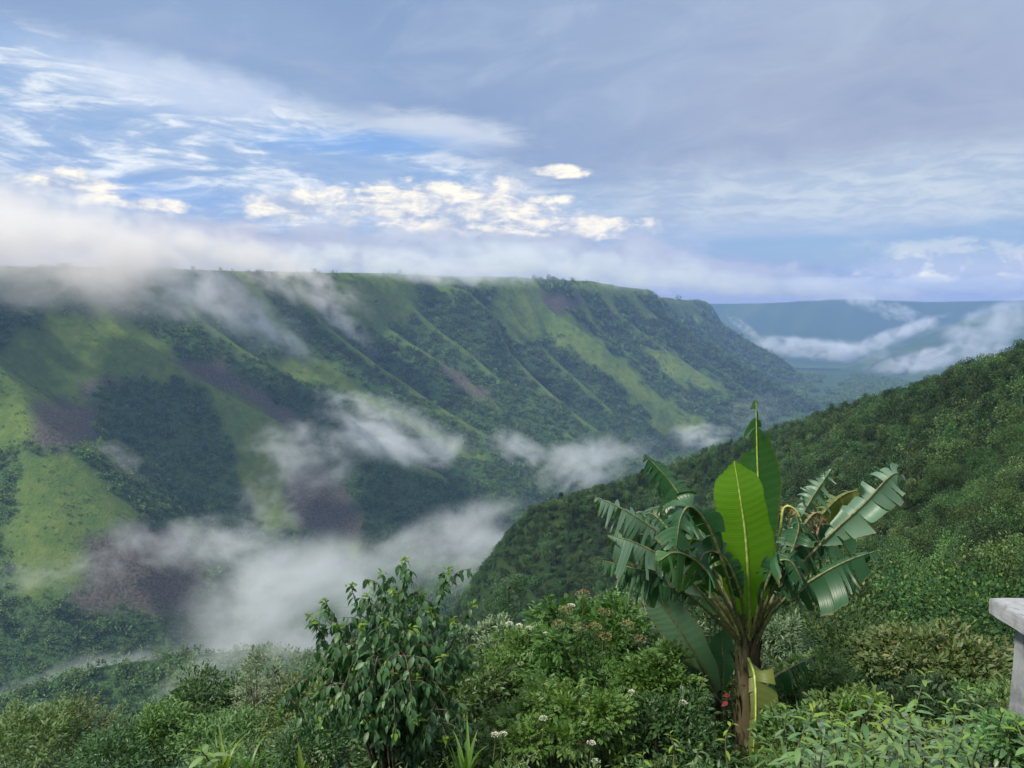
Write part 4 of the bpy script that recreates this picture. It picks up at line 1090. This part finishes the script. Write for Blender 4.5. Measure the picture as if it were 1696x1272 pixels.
def banana():
    base = P(1238, 1272, 9); base[2] = min(ground_at(base[0], base[1]), base[2] - .25)
    root = empty('banana_plant', base, 'tall banana plant with torn arching leaves and one bright upright young leaf', 'banana plant')
    cr = P(1237, 1045, 9) - base
    # stem of overlapping leaf bases
    mb = MB(); n = 26; zs = np.linspace(-.2, cr[2], n)
    cx = np.linspace(0, cr[0], n); rad = .135 - .015 * np.linspace(0, 1, n) + .012 * np.sin(zs * 9)
    tube(mb, np.stack([cx, zs * 0 + cr[1] * 0, zs], -1), rad, 16, .4)
    mb.build('stem', M_pseudo, root)
    ms = MB()
    for k in range(34):          # ragged old sheaths
        a = k * 2.4; r0 = .13; z0 = rng.uniform(.35, cr[2] - .05); l = rng.uniform(.25, .6)
        e = np.array([math.cos(a), math.sin(a), 0]); s = np.cross(e, [0, 0, 1.])
        c = bez([e * r0 + [0, 0, z0 - l * .6], e * (r0 + .02) + [0, 0, z0], e * (r0 + rng.uniform(.02, .10)) + [0, 0, z0 + l * .4]], 8) + np.array([cr[0] * .9 * z0 / cr[2], 0, 0])
        wd = np.linspace(.055, .012, 8)[:, None]
        V = np.stack([c - s * wd, c + e * .012, c + s * wd], 1).reshape(-1, 3); i = np.arange(7)[:, None] * 3
        F = np.concatenate([np.stack([i, i + 1, i + 4, i + 3], -1).reshape(-1, 4), np.stack([i + 1, i + 2, i + 5, i + 4], -1).reshape(-1, 4)])
        ms.add(V, F, rng.random(), np.stack([np.repeat(np.linspace(0, 1, 8), 3), np.tile([0, .5, .6], 8)], -1))
    ms.build('dry_sheaths', B_sheath, root)
    mr = MB()
    for k in range(3):
        c0 = P(1212 - k * 3, 1140 + k * 11, 8.83) - base; add_leaves(mr, LEAF_WIDE, [c0], [(-.6, -.3, .4 - .3 * k)], .10, tint=.5)
    mr.build('red_bract', M_red, root)
    Lf = lambda *a, **k: banana_leaf(root, base, *a, **k)
    # upright leaves
    Lf([(1246, 1060, 9.05), (1254, 960, 9.25), (1257, 850, 9.35), (1254, 750, 9.35), (1252, 660, 9.3)], .31, (0.12, -1, .15), B_green, tear=.02, t0=.28, foldL=.10, foldR=.10, droop=.02, wl=.85, tiptear=1.3, seed=1, rib=M_rib, prof=[(0, .1), (.12, .7), (.3, .95), (.5, 1), (.56, .95), (.60, .8), (.7, .62), (.85, .6), (.95, .5), (1, .1)])
    Lf([(1242, 1060, 8.9), (1241, 1000, 8.78), (1236, 900, 8.7), (1227, 830, 8.67), (1216, 763, 8.72)], .35, (0.05, -1, .25), B_young, tear=0, t0=.14, foldL=.06, foldR=.06, droop=-.02, seed=2, ribr=.024, rib=M_rib, wl=1.0, wr=.95, prof=[(0, .05), (.08, .45), (.2, .82), (.35, 1), (.5, .98), (.62, .86), (.72, .88), (.8, .74), (.86, .66), (.93, .34), (1, .01)])
    # left side
    Lf([(1228, 1060, 9.0), (1195, 960, 9.2), (1160, 880, 9.5), (1115, 805, 9.7), (1068, 752, 9.8)], .30, (-.55, -.45, .6), B_dark, tear=.75, t0=.30, foldL=.5, foldR=.25, droop=.75, seed=3)
    Lf([(1225, 1058, 8.95), (1170, 975, 8.9), (1105, 895, 8.85), (1040, 848, 8.8), (985, 822, 8.85)], .26, (-.25, -.55, .8), B_pale, tear=.95, t0=.25, foldL=.55, foldR=.35, droop=.65, seed=4, wr=1.05)
    Lf([(1224, 1058, 8.8), (1165, 985, 8.6), (1100, 925, 8.45), (1050, 898, 8.4), (1006, 886, 8.45)], .27, (-.1, -.45, .9), B_pale, tear=.4, t0=.25, foldL=.5, foldR=.55, droop=.55, seed=5)
    Lf([(1222, 1060, 8.9), (1160, 1000, 8.7), (1095, 955, 8.6), (1045, 940, 8.6), (998, 928, 8.65)], .25, (0, -.4, .9), B_dark, tear=.9, t0=.25, foldL=.7, foldR=.7, droop=.8, seed=6)
    Lf([(1228, 1055, 8.75), (1205, 960, 8.45), (1178, 880, 8.3), (1146, 840, 8.2), (1128, 856, 8.1), (1120, 905, 8.05)], .34, (-.5, -.75, .5), B_dark, tear=.25, t0=.28, foldL=.75, foldR=.35, droop=.5, seed=7)
    Lf([(1225, 1060, 8.9), (1170, 960, 9.3), (1110, 880, 9.6), (1075, 850, 9.8), (1040, 880, 9.9)], .28, (-.3, -.6, .7), B_dark, tear=.7, t0=.3, foldL=.6, foldR=.5, droop=.6, seed=8)
    Lf([(1232, 1052, 8.7), (1200, 990, 8.4), (1160, 935, 8.2), (1120, 915, 8.0), (1090, 930, 7.95)], .30, (-.2, -.7, .7), B_green, tear=.3, t0=.25, foldL=.7, foldR=.4, droop=.5, seed=9)
    # right side
    Lf([(1250, 1056, 9.0), (1285, 950, 9.2), (1315, 880, 9.4), (1345, 825, 9.5), (1378, 776, 9.55)], .24, (.35, -.6, .7), B_pale, tear=1.0, t0=.35, foldL=.35, foldR=.6, droop=.55, seed=10)
    Lf([(1252, 1058, 8.95), (1305, 965, 8.85), (1365, 895, 8.8), (1430, 835, 8.8), (1480, 785, 8.85), (1502, 800, 8.9)], .29, (.3, -.6, .75), B_pale, tear=.35, t0=.38, foldL=.25, foldR=.65, droop=.35, seed=11)
    Lf([(1252, 1062, 8.85), (1290, 1000, 8.7), (1345, 960, 8.6), (1400, 930, 8.55), (1452, 912, 8.6)], .27, (.1, -.5, .85), B_dark, tear=.55, t0=.2, foldL=.3, foldR=.75, droop=.8, seed=12)
    Lf([(1250, 1056, 9.1), (1310, 930, 9.5), (1355, 860, 9.9), (1400, 818, 10.1), (1448, 812, 10.2)], .28, (.2, -.6, .75), B_old, tear=.8, t0=.35, foldL=.4, foldR=.6, droop=.8, seed=13)
    Lf([(1250, 1056, 9.0), (1280, 960, 9.1), (1320, 905, 9.15), (1370, 895, 9.2), (1420, 868, 9.25)], .24, (.1, -.6, .8), B_dark, tear=.8, t0=.3, foldL=.4, foldR=.7, droop=.9, seed=14)
    Lf([(1248, 1054, 8.9), (1272, 990, 8.7), (1300, 940, 8.6), (1322, 880, 8.65), (1318, 850, 8.7)], .26, (-.2, -.8, .5), B_dark, tear=.5, t0=.25, foldL=.5, foldR=.5, droop=.6, seed=15)
    # dried leaves
    Lf([(1250, 1056, 9.0), (1278, 950, 8.95), (1292, 880, 8.9), (1300, 840, 8.9), (1322, 850, 8.85), (1335, 900, 8.8)], .16, (.2, -.8, .4), B_dry, tear=1.0, t0=.45, foldL=.9, foldR=.9, droop=.9, rib=M_rib, seed=16, curl=.8)
    Lf([(1240, 1090, 8.85), (1250, 1120, 8.6), (1252, 1180, 8.4), (1248, 1240, 8.3), (1242, 1310, 8.3)], .30, (0.1, -1, 0), B_old, tear=.12, t0=.05, foldL=.15, foldR=.3, droop=.05, peak=.3, wr=.3, ribr=.016, rib=M_rib, seed=17)
    # darker leaves that fill the middle of the crown
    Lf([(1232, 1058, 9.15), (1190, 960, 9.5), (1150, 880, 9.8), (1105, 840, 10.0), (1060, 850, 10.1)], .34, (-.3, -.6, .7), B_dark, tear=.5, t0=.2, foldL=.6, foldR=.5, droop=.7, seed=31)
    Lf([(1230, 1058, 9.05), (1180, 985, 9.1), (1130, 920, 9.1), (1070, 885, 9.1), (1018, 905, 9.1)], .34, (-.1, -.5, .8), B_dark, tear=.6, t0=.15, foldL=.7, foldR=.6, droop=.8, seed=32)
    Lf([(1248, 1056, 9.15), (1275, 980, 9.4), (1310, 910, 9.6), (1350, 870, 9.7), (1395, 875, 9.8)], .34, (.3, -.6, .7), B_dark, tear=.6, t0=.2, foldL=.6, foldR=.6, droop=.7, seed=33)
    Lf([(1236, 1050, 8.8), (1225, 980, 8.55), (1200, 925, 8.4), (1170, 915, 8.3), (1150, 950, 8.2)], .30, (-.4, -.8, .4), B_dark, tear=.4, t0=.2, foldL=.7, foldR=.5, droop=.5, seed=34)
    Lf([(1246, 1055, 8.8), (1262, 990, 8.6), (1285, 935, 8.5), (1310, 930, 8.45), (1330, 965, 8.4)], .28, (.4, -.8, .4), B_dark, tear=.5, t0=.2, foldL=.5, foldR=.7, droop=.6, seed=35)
    Lf([(1252, 1056, 9.0), (1285, 960, 9.0), (1320, 890, 9.0), (1350, 850, 9.0), (1372, 862, 9.0)], .14, (.2, -.8, .4), B_dry, tear=1.0, t0=.45, foldL=.9, foldR=.9, droop=1.0, seed=36, curl=1.0)
    for k in range(9):           # bare arching leaf stalks that fill the crown
        a = rng.uniform(-1, 1); c = bez([cr + [a * .08, 0, -.35], cr + [a * .15, -.05, .1], cr + [a * .45, rng.uniform(-.2, .2), .45]], 10)
        mk = MB(); tube(mk, c, np.linspace(.055, .018, 10), 7, .4); mk.build('leaf_stalk', M_pseudo if k % 2 else M_ribd, root)
banana()
def sucker():
    base = P(1192, 1230, 9.6); base[2] = min(ground_at(base[0], base[1]), base[2])
    root = empty('banana_sucker', base, 'young banana shoot with one broad pale leaf, left behind the main stem', 'banana plant')
    mb = MB(); tube(mb, bez([(0, 0, -.1), (0, 0, .5), P(1190, 1145, 9.6) - base], 10), np.linspace(.07, .045, 10), 10); mb.build('stem', M_pseudo, root)
    Lf = lambda *a, **k: banana_leaf(root, base, *a, **k)
    Lf([(1192, 1165, 9.6), (1168, 1115, 9.5), (1130, 1050, 9.4), (1095, 1000, 9.4), (1066, 966, 9.45)], .27, (-.55, -.75, .35), B_pale, tear=0, t0=.08, foldL=.1, foldR=.05, droop=.02, peak=.45, seed=20, wl=1.0, wr=.9)
    Lf([(1194, 1165, 9.6), (1198, 1110, 9.7), (1197, 1080, 9.75), (1195, 1046, 9.8)], .21, (.3, -1, .2), B_dark, tear=.0, t0=.1, droop=.02, peak=.5, seed=21)
    Lf([(1192, 1165, 9.5), (1160, 1112, 9.3), (1125, 1098, 9.2), (1103, 1112, 9.1)], .22, (-.1, -.5, .9), B_dark, tear=.1, t0=.12, foldL=.5, foldR=.6, droop=.6, seed=22)
    Lf([(1196, 1165, 9.5), (1180, 1150, 9.3), (1150, 1140, 9.2), (1120, 1165, 9.1)], .17, (-.1, -.6, .9), B_green, tear=.3, t0=.15, foldL=.4, foldR=.6, droop=.7, seed=23)
    base2 = P(1262, 1200, 9.7); base2[2] = min(ground_at(base2[0], base2[1]), base2[2])
    root2 = empty('banana_sucker', base2, 'small banana shoot with one dark torn leaf, right of the main stem', 'banana plant')
    mb = MB(); tube(mb, bez([(0, 0, -.1), P(1258, 1150, 9.7) - base2], 6), .045, 8); mb.build('stem', M_pseudo, root2)
    banana_leaf(root2, base2, [(1258, 1150, 9.7), (1285, 1120, 9.65), (1318, 1102, 9.6), (1350, 1086, 9.6)], .20, (0, -.4, .9), B_dark, tear=.8, t0=.1, foldL=.5, foldR=.6, droop=.8, seed=24, wl=.6)
sucker()

# ------------------------------------------------------------------ concrete pillar
def concrete():
    m, t, out = newmat('weathered_concrete')
    tc = t.nodes.new('ShaderNodeTexCoord'); o_ = tc.outputs['Object']
    n1 = noise(t, o_, 3.5, 8, .65, .4); n2 = noise(t, vmath(t, 'MULTIPLY', o_, (6., 6., .8)), 2.0, 6, .6); n3 = noise(t, o_, 26, 4, .7)
    c = mixc(t, sstep(t, n1, .35, .7), (0.27, 0.285, 0.305), (0.13, 0.14, 0.15))
    c = mixc(t, sstep(t, n2, .50, .68) * .85, c, (0.15, 0.155, 0.155))
    c = mixc(t, sstep(t, n3, .6, .75) * .4, c, (0.10, 0.10, 0.09))
    vor = t.nodes.new('ShaderNodeTexVoronoi'); vor.feature = 'DISTANCE_TO_EDGE'; vor.inputs['Scale'].default_value = 2.2
    put(t, vor.inputs['Vector'], vmath(t, 'ADD', o_, comb(t, n1 * .4, n3 * .06, n2 * .3)))
    crack = 1.0 - sstep(t, S(t, vor.outputs['Distance']), 0.0, .012)
    c = mixc(t, crack * .25, c, (0.05, 0.05, 0.05))
    p = t.nodes.new('ShaderNodeBsdfPrincipled'); put(t, p.inputs['Base Color'], c); p.inputs['Roughness'].default_value = .9
    b = t.nodes.new('ShaderNodeBump'); b.inputs['Strength'].default_value = .6; b.inputs['Distance'].default_value = .012
    put(t, b.inputs['Height'], n1 * .5 + n3 * .5 - crack * .2); t.links.new(b.outputs[0], p.inputs['Normal']); t.links.new(p.outputs[0], out.inputs[0])
    return m
M_con = concrete()
def rough_box(name, x0, x1, y0, y1, z0, z1, amp, mat, parent, bev=.015):
    import bmesh
    bm = bmesh.new(); bmesh.ops.create_cube(bm, size=1)
    for v in bm.verts: v.co = Vector(((x0 + x1) / 2 + v.co.x * (x1 - x0), (y0 + y1) / 2 + v.co.y * (y1 - y0), (z0 + z1) / 2 + v.co.z * (z1 - z0)))
    bmesh.ops.bevel(bm, geom=list(bm.edges), offset=bev, segments=2, affect='EDGES')
    bmesh.ops.subdivide_edges(bm, edges=[e for e in bm.edges if e.calc_length() > .1], cuts=14, use_grid_fill=True)
    bmesh.ops.triangulate(bm, faces=bm.faces)
    from mathutils import noise as mn
    for v in bm.verts: v.co += mn.noise_vector(v.co * 9) * amp + mn.noise_vector(v.co * 30) * amp * .4
    me = bpy.data.meshes.new(name); bm.to_mesh(me); bm.free(); me.materials.append(mat)
    o = bpy.data.objects.new(name, me); COL.objects.link(o); o.parent = parent; return o
pb = np.array([4.60, 5.6, -5.24])
pil = empty('concrete_pillar', pb, 'weathered whitish concrete pillar with a flat overhanging cap at the right edge', 'pillar')
rough_box('shaft', -.30, .45, -.75, .78, 0, 2.56, .006, M_con, pil)
rough_box('cap', -.44, .60, -.9, .92, 2.562, 2.70, .007, M_con, pil, .008)
rk = P(1684, 1302, 4.6)
mb = MB()
import bmesh
bm = bmesh.new(); bmesh.ops.create_icosphere(bm, subdivisions=4, radius=1)
from mathutils import noise as mn
for v in bm.verts: v.co = Vector((v.co.x * .24, v.co.y * .2, v.co.z * .09)) * (1 + .35 * mn.noise(v.co * 1.3) + .12 * mn.noise(v.co * 5))
me = bpy.data.meshes.new('rock'); bm.to_mesh(me); bm.free(); me.materials.append(simple_mat('rock_face', (.10, .09, .075), (.30, .26, .22), 5, .9, .8))
for p in me.polygons: p.use_smooth = True
o = bpy.data.objects.new('rock', me); COL.objects.link(o); o.location = rk - np.array([0, 0, .05]); tag(o, 'flat pale brown rock at the foot of the concrete pillar', 'rock')

# ------------------------------------------------------------------ mist: real volumes lying in the canyon
def mist(name, label, px, py, D, rx, ry, depth, tilt=0, dens=.01, thr=.5, freq=2.2, seed=0, stretch=(1, 1, 1), res=72, col=(.93, .95, .99), soft=.16, top=0.0):
    c = P(px, py, D); k = D / FPX; hx, hz, hy = rx * k, ry * k, depth
    v = bpy.data.volumes.new(name); o = bpy.data.objects.new(name, v); COL.objects.link(o)
    o.location = c; o.rotation_euler = (0, R(tilt), -math.atan2(c[0], c[1]))
    m, t, out = newmat(name); pv = t.nodes.new('ShaderNodeVolumePrincipled')
    pv.inputs['Color'].default_value = (*col, 1); pv.inputs['Density'].default_value = dens; pv.inputs['Anisotropy'].default_value = .25
    t.links.new(pv.outputs[0], out.inputs['Volume']); v.materials.append(m)
    g = bpy.data.node_groups.new(name, 'GeometryNodeTree'); g.interface.new_socket('Geometry', in_out='OUTPUT', socket_type='NodeSocketGeometry'); g.interface.new_socket('Geometry', in_out='INPUT', socket_type='NodeSocketGeometry')
    go = g.nodes.new('NodeGroupOutput'); vc = g.nodes.new('GeometryNodeVolumeCube'); pos = g.nodes.new('GeometryNodeInputPosition').outputs[0]
    vc.inputs['Min'].default_value = (-hx, -hy, -hz); vc.inputs['Max'].default_value = (hx, hy, hz)
    vc.inputs['Resolution X'].default_value = res; vc.inputs['Resolution Y'].default_value = max(12, int(res * .5)); vc.inputs['Resolution Z'].default_value = max(20, int(res * min(1, hz / hx * 1.3)))
    q = vmath(g, 'DIVIDE', pos, (hx, hy, hz)); ln = g.nodes.new('ShaderNodeVectorMath'); ln.operation = 'LENGTH'; g.links.new(q, ln.inputs[0]); rr = S(g, ln.outputs['Value'])
    sc0 = 1.0 / min(hx, hz * 2.2)
    off = (seed * 3.7, seed * 1.3, seed * 2.1)
    w = vmath(g, 'ADD', vmath(g, 'MULTIPLY', pos, tuple(sc0 * s for s in stretch)), off)
    nz = noise(g, w, freq * 1.35, 9, .66, .45)
    big = noise(g, w, freq * .38, 3, .5, .2)
    qz = sep(g, q)[2]
    f = (1.0 - rr * rr) * .42 + (nz - .5) * 3.9 + (big - .5) * 1.2 - thr * .25 - qz.max(0.0) * top
    d = (f.max(0.0) * 1.7).pow(1.5).min(1.6) * sstep(g, 1.0 - rr, 0.0, .45)
    put(g, vc.inputs['Density'], d)
    sm = g.nodes.new('GeometryNodeSetMaterial'); sm.inputs['Material'].default_value = m
    g.links.new(vc.outputs[0], sm.inputs[0]); g.links.new(sm.outputs[0], go.inputs[0])
    md = o.modifiers.new('mist', 'NODES'); md.node_group = g
    return tag(o, label, None, None, 'stuff')
MIST = [
    # px, py, D, rx, ry, depth, tilt, dens, thr, freq, label
    (-40, 385, 1150, 420, 135, 170, 14, .0100, -.15, 1.8, 'thick sunlit cloud pouring over the rim at left'),
    (230, 450, 1300, 270, 80, 120, 18, .0109, -.4, 1.8, 'torn cloud sliding down from the left rim'),
    (390, 520, 1350, 190, 62, 90, 32, .0082, .1, 2.2, 'streaks of cloud hanging over the upper slope'),
    (470, 560, 1380, 90, 22, 50, 40, .0082, .1, 2.0, 'sharp lower tip of the streaked cloud'),
    (270, 402, 1750, 330, 55, 140, 14, .0095, -.1, 1.8, 'soft cloud hiding the rim behind the torn cloud'),
    (480, 455, 1650, 190, 52, 100, 26, .0090, .1, 2.2, 'warm lit cloud on the rim right of the bank'),
    (565, 530, 1700, 100, 26, 60, 42, .0068, .0, 2.0, 'thin slanting streak right of the sunlit bank'),
    (640, 436, 2000, 330, 34, 200, 5, .0085, .05, 2.2, 'low cloud along the plateau edge'),
    (980, 444, 2900, 380, 38, 250, 6, .0060, .05, 2.2, 'thin cloud above the far plateau edge'),
    (655, 722, 1280, 165, 58, 80, 14, .0136, .0, 1.8, 'bright drifting mist in the middle of the slope'),
    (610, 670, 1300, 120, 26, 50, 12, .0090, .1, 2.2, 'thin veil above the brightest drifting mist'),
    (500, 755, 1200, 120, 75, 70, 5, .0075, .2, 2.0, 'thin mist over the brown plot'),
    (855, 745, 1500, 75, 38, 55, 25, .0109, .1, 2.0, 'small puff of mist right of the brightest one'),
    (960, 770, 1650, 170, 55, 90, -16, .0088, .0, 2.0, 'mist in the valley bottom behind the near ridge'),
    (740, 910, 950, 210, 80, 110, -16, .0102, -.2, 1.7, 'mist filling the valley left of the near ridge'),
    (470, 1010, 800, 230, 135, 110, -14, .0095, -.3, 1.6, 'thick mist in the valley floor behind the tall shrub'),
    (340, 900, 880, 190, 60, 80, 12, .0095, .1, 2.0, 'mist rising over the lower brown plot'),
    (110, 950, 850, 150, 45, 60, 4, .0075, .2, 2.0, 'faint mist over the lower grass triangle'),
    (60, 1175, 600, 340, 66, 70, -6, .0088, -.5, 1.8, 'mist lying in the gorge at the lower left'),
    (430, 1110, 560, 210, 90, 60, -10, .0122, -.5, 1.7, 'mist behind the lower left bushes'),
    (195, 775, 1050, 90, 50, 50, 20, .0068, .2, 2.0, 'faint puff over the dark forest patch'),
    (445, 850, 1050, 70, 110, 50, 0, .0050, .1, 2.0, 'thin veil over the long grass strip'),
    (1140, 727, 2300, 85, 30, 90, -12, .0109, -.2, 1.8, 'bright mist where the sunlit spur meets the valley'),
    (1230, 690, 2600, 110, 36, 90, -20, .0040, .2, 2.2, 'faint mist at the foot of the far spurs'),
    (1260, 472, 5200, 330, 24, 300, 4, .0030, -.3, 2.0, 'low cloud lying over the end of the plateau'),
    (1350, 578, 5900, 150, 24, 250, 4, .0082, -.3, 2.0, 'long white mist bank lying across the distant valley'),
    (1470, 560, 5600, 110, 17, 200, -24, .0082, -.2, 2.0, 'mist rising along the distant spur'),
    (1570, 590, 4700, 150, 26, 220, -14, .0085, -.1, 2.0, 'pale mist behind the right ridge'),
    (1640, 540, 4700, 110, 42, 200, -24, .0045, .2, 2.0, 'soft mist at the right edge over the distant slopes'),
    (1470, 512, 7000, 110, 19, 250, 20, .0070, .3, 2.2, 'wisp crossing the distant plateau'),
    (1235, 545, 4500, 45, 11, 90, 38, .0080, .1, 2.0, 'small white wisp against the distant plateau'),
    (1430, 474, 10400, 620, 20, 500, 0, .0030, -.5, 1.6, 'grey lilac cloud bank standing behind the distant plateau'),
    (900, 425, 5200, 420, 42, 500, 5, .0016, -.2, 1.8, 'grey lilac cloud bank behind the near plateau'),
]
for k, a in enumerate(MIST):
    px, py, D, rx, ry, dp, tilt, dens, thr, fr, lb = a
    mist('mist', lb, px, py, D, rx, ry, dp, tilt, dens, thr, fr, k, stretch=(.8, .8, 1.1), res=150 if rx > 150 else 110, col=(1.0, .97, .94) if k in (0, 1, 4, 5) else (.95, .98, 1.0))

# ------------------------------------------------------------------ haze: the air itself
def haze():
    V = np.array([(x, y, z) for x in (-13000, 13500) for y in (-2500, 12500) for z in (-561, 270)], float)
    F = np.array([(0, 1, 3, 2), (4, 6, 7, 5), (0, 4, 5, 1), (2, 3, 7, 6), (0, 2, 6, 4), (1, 5, 7, 3)])
    m, t, out = newmat('haze'); pv = t.nodes.new('ShaderNodeVolumePrincipled')
    pv.inputs['Color'].default_value = (.29, .46, .96, 1); pv.inputs['Density'].default_value = 0.86e-4; pv.inputs['Anisotropy'].default_value = .1
    t.links.new(pv.outputs[0], out.inputs['Volume'])
    o = mesh_obj('haze', V, F, m, smooth=False); tag(o, 'thin blue air over the whole canyon', None, kind='stuff')
haze()
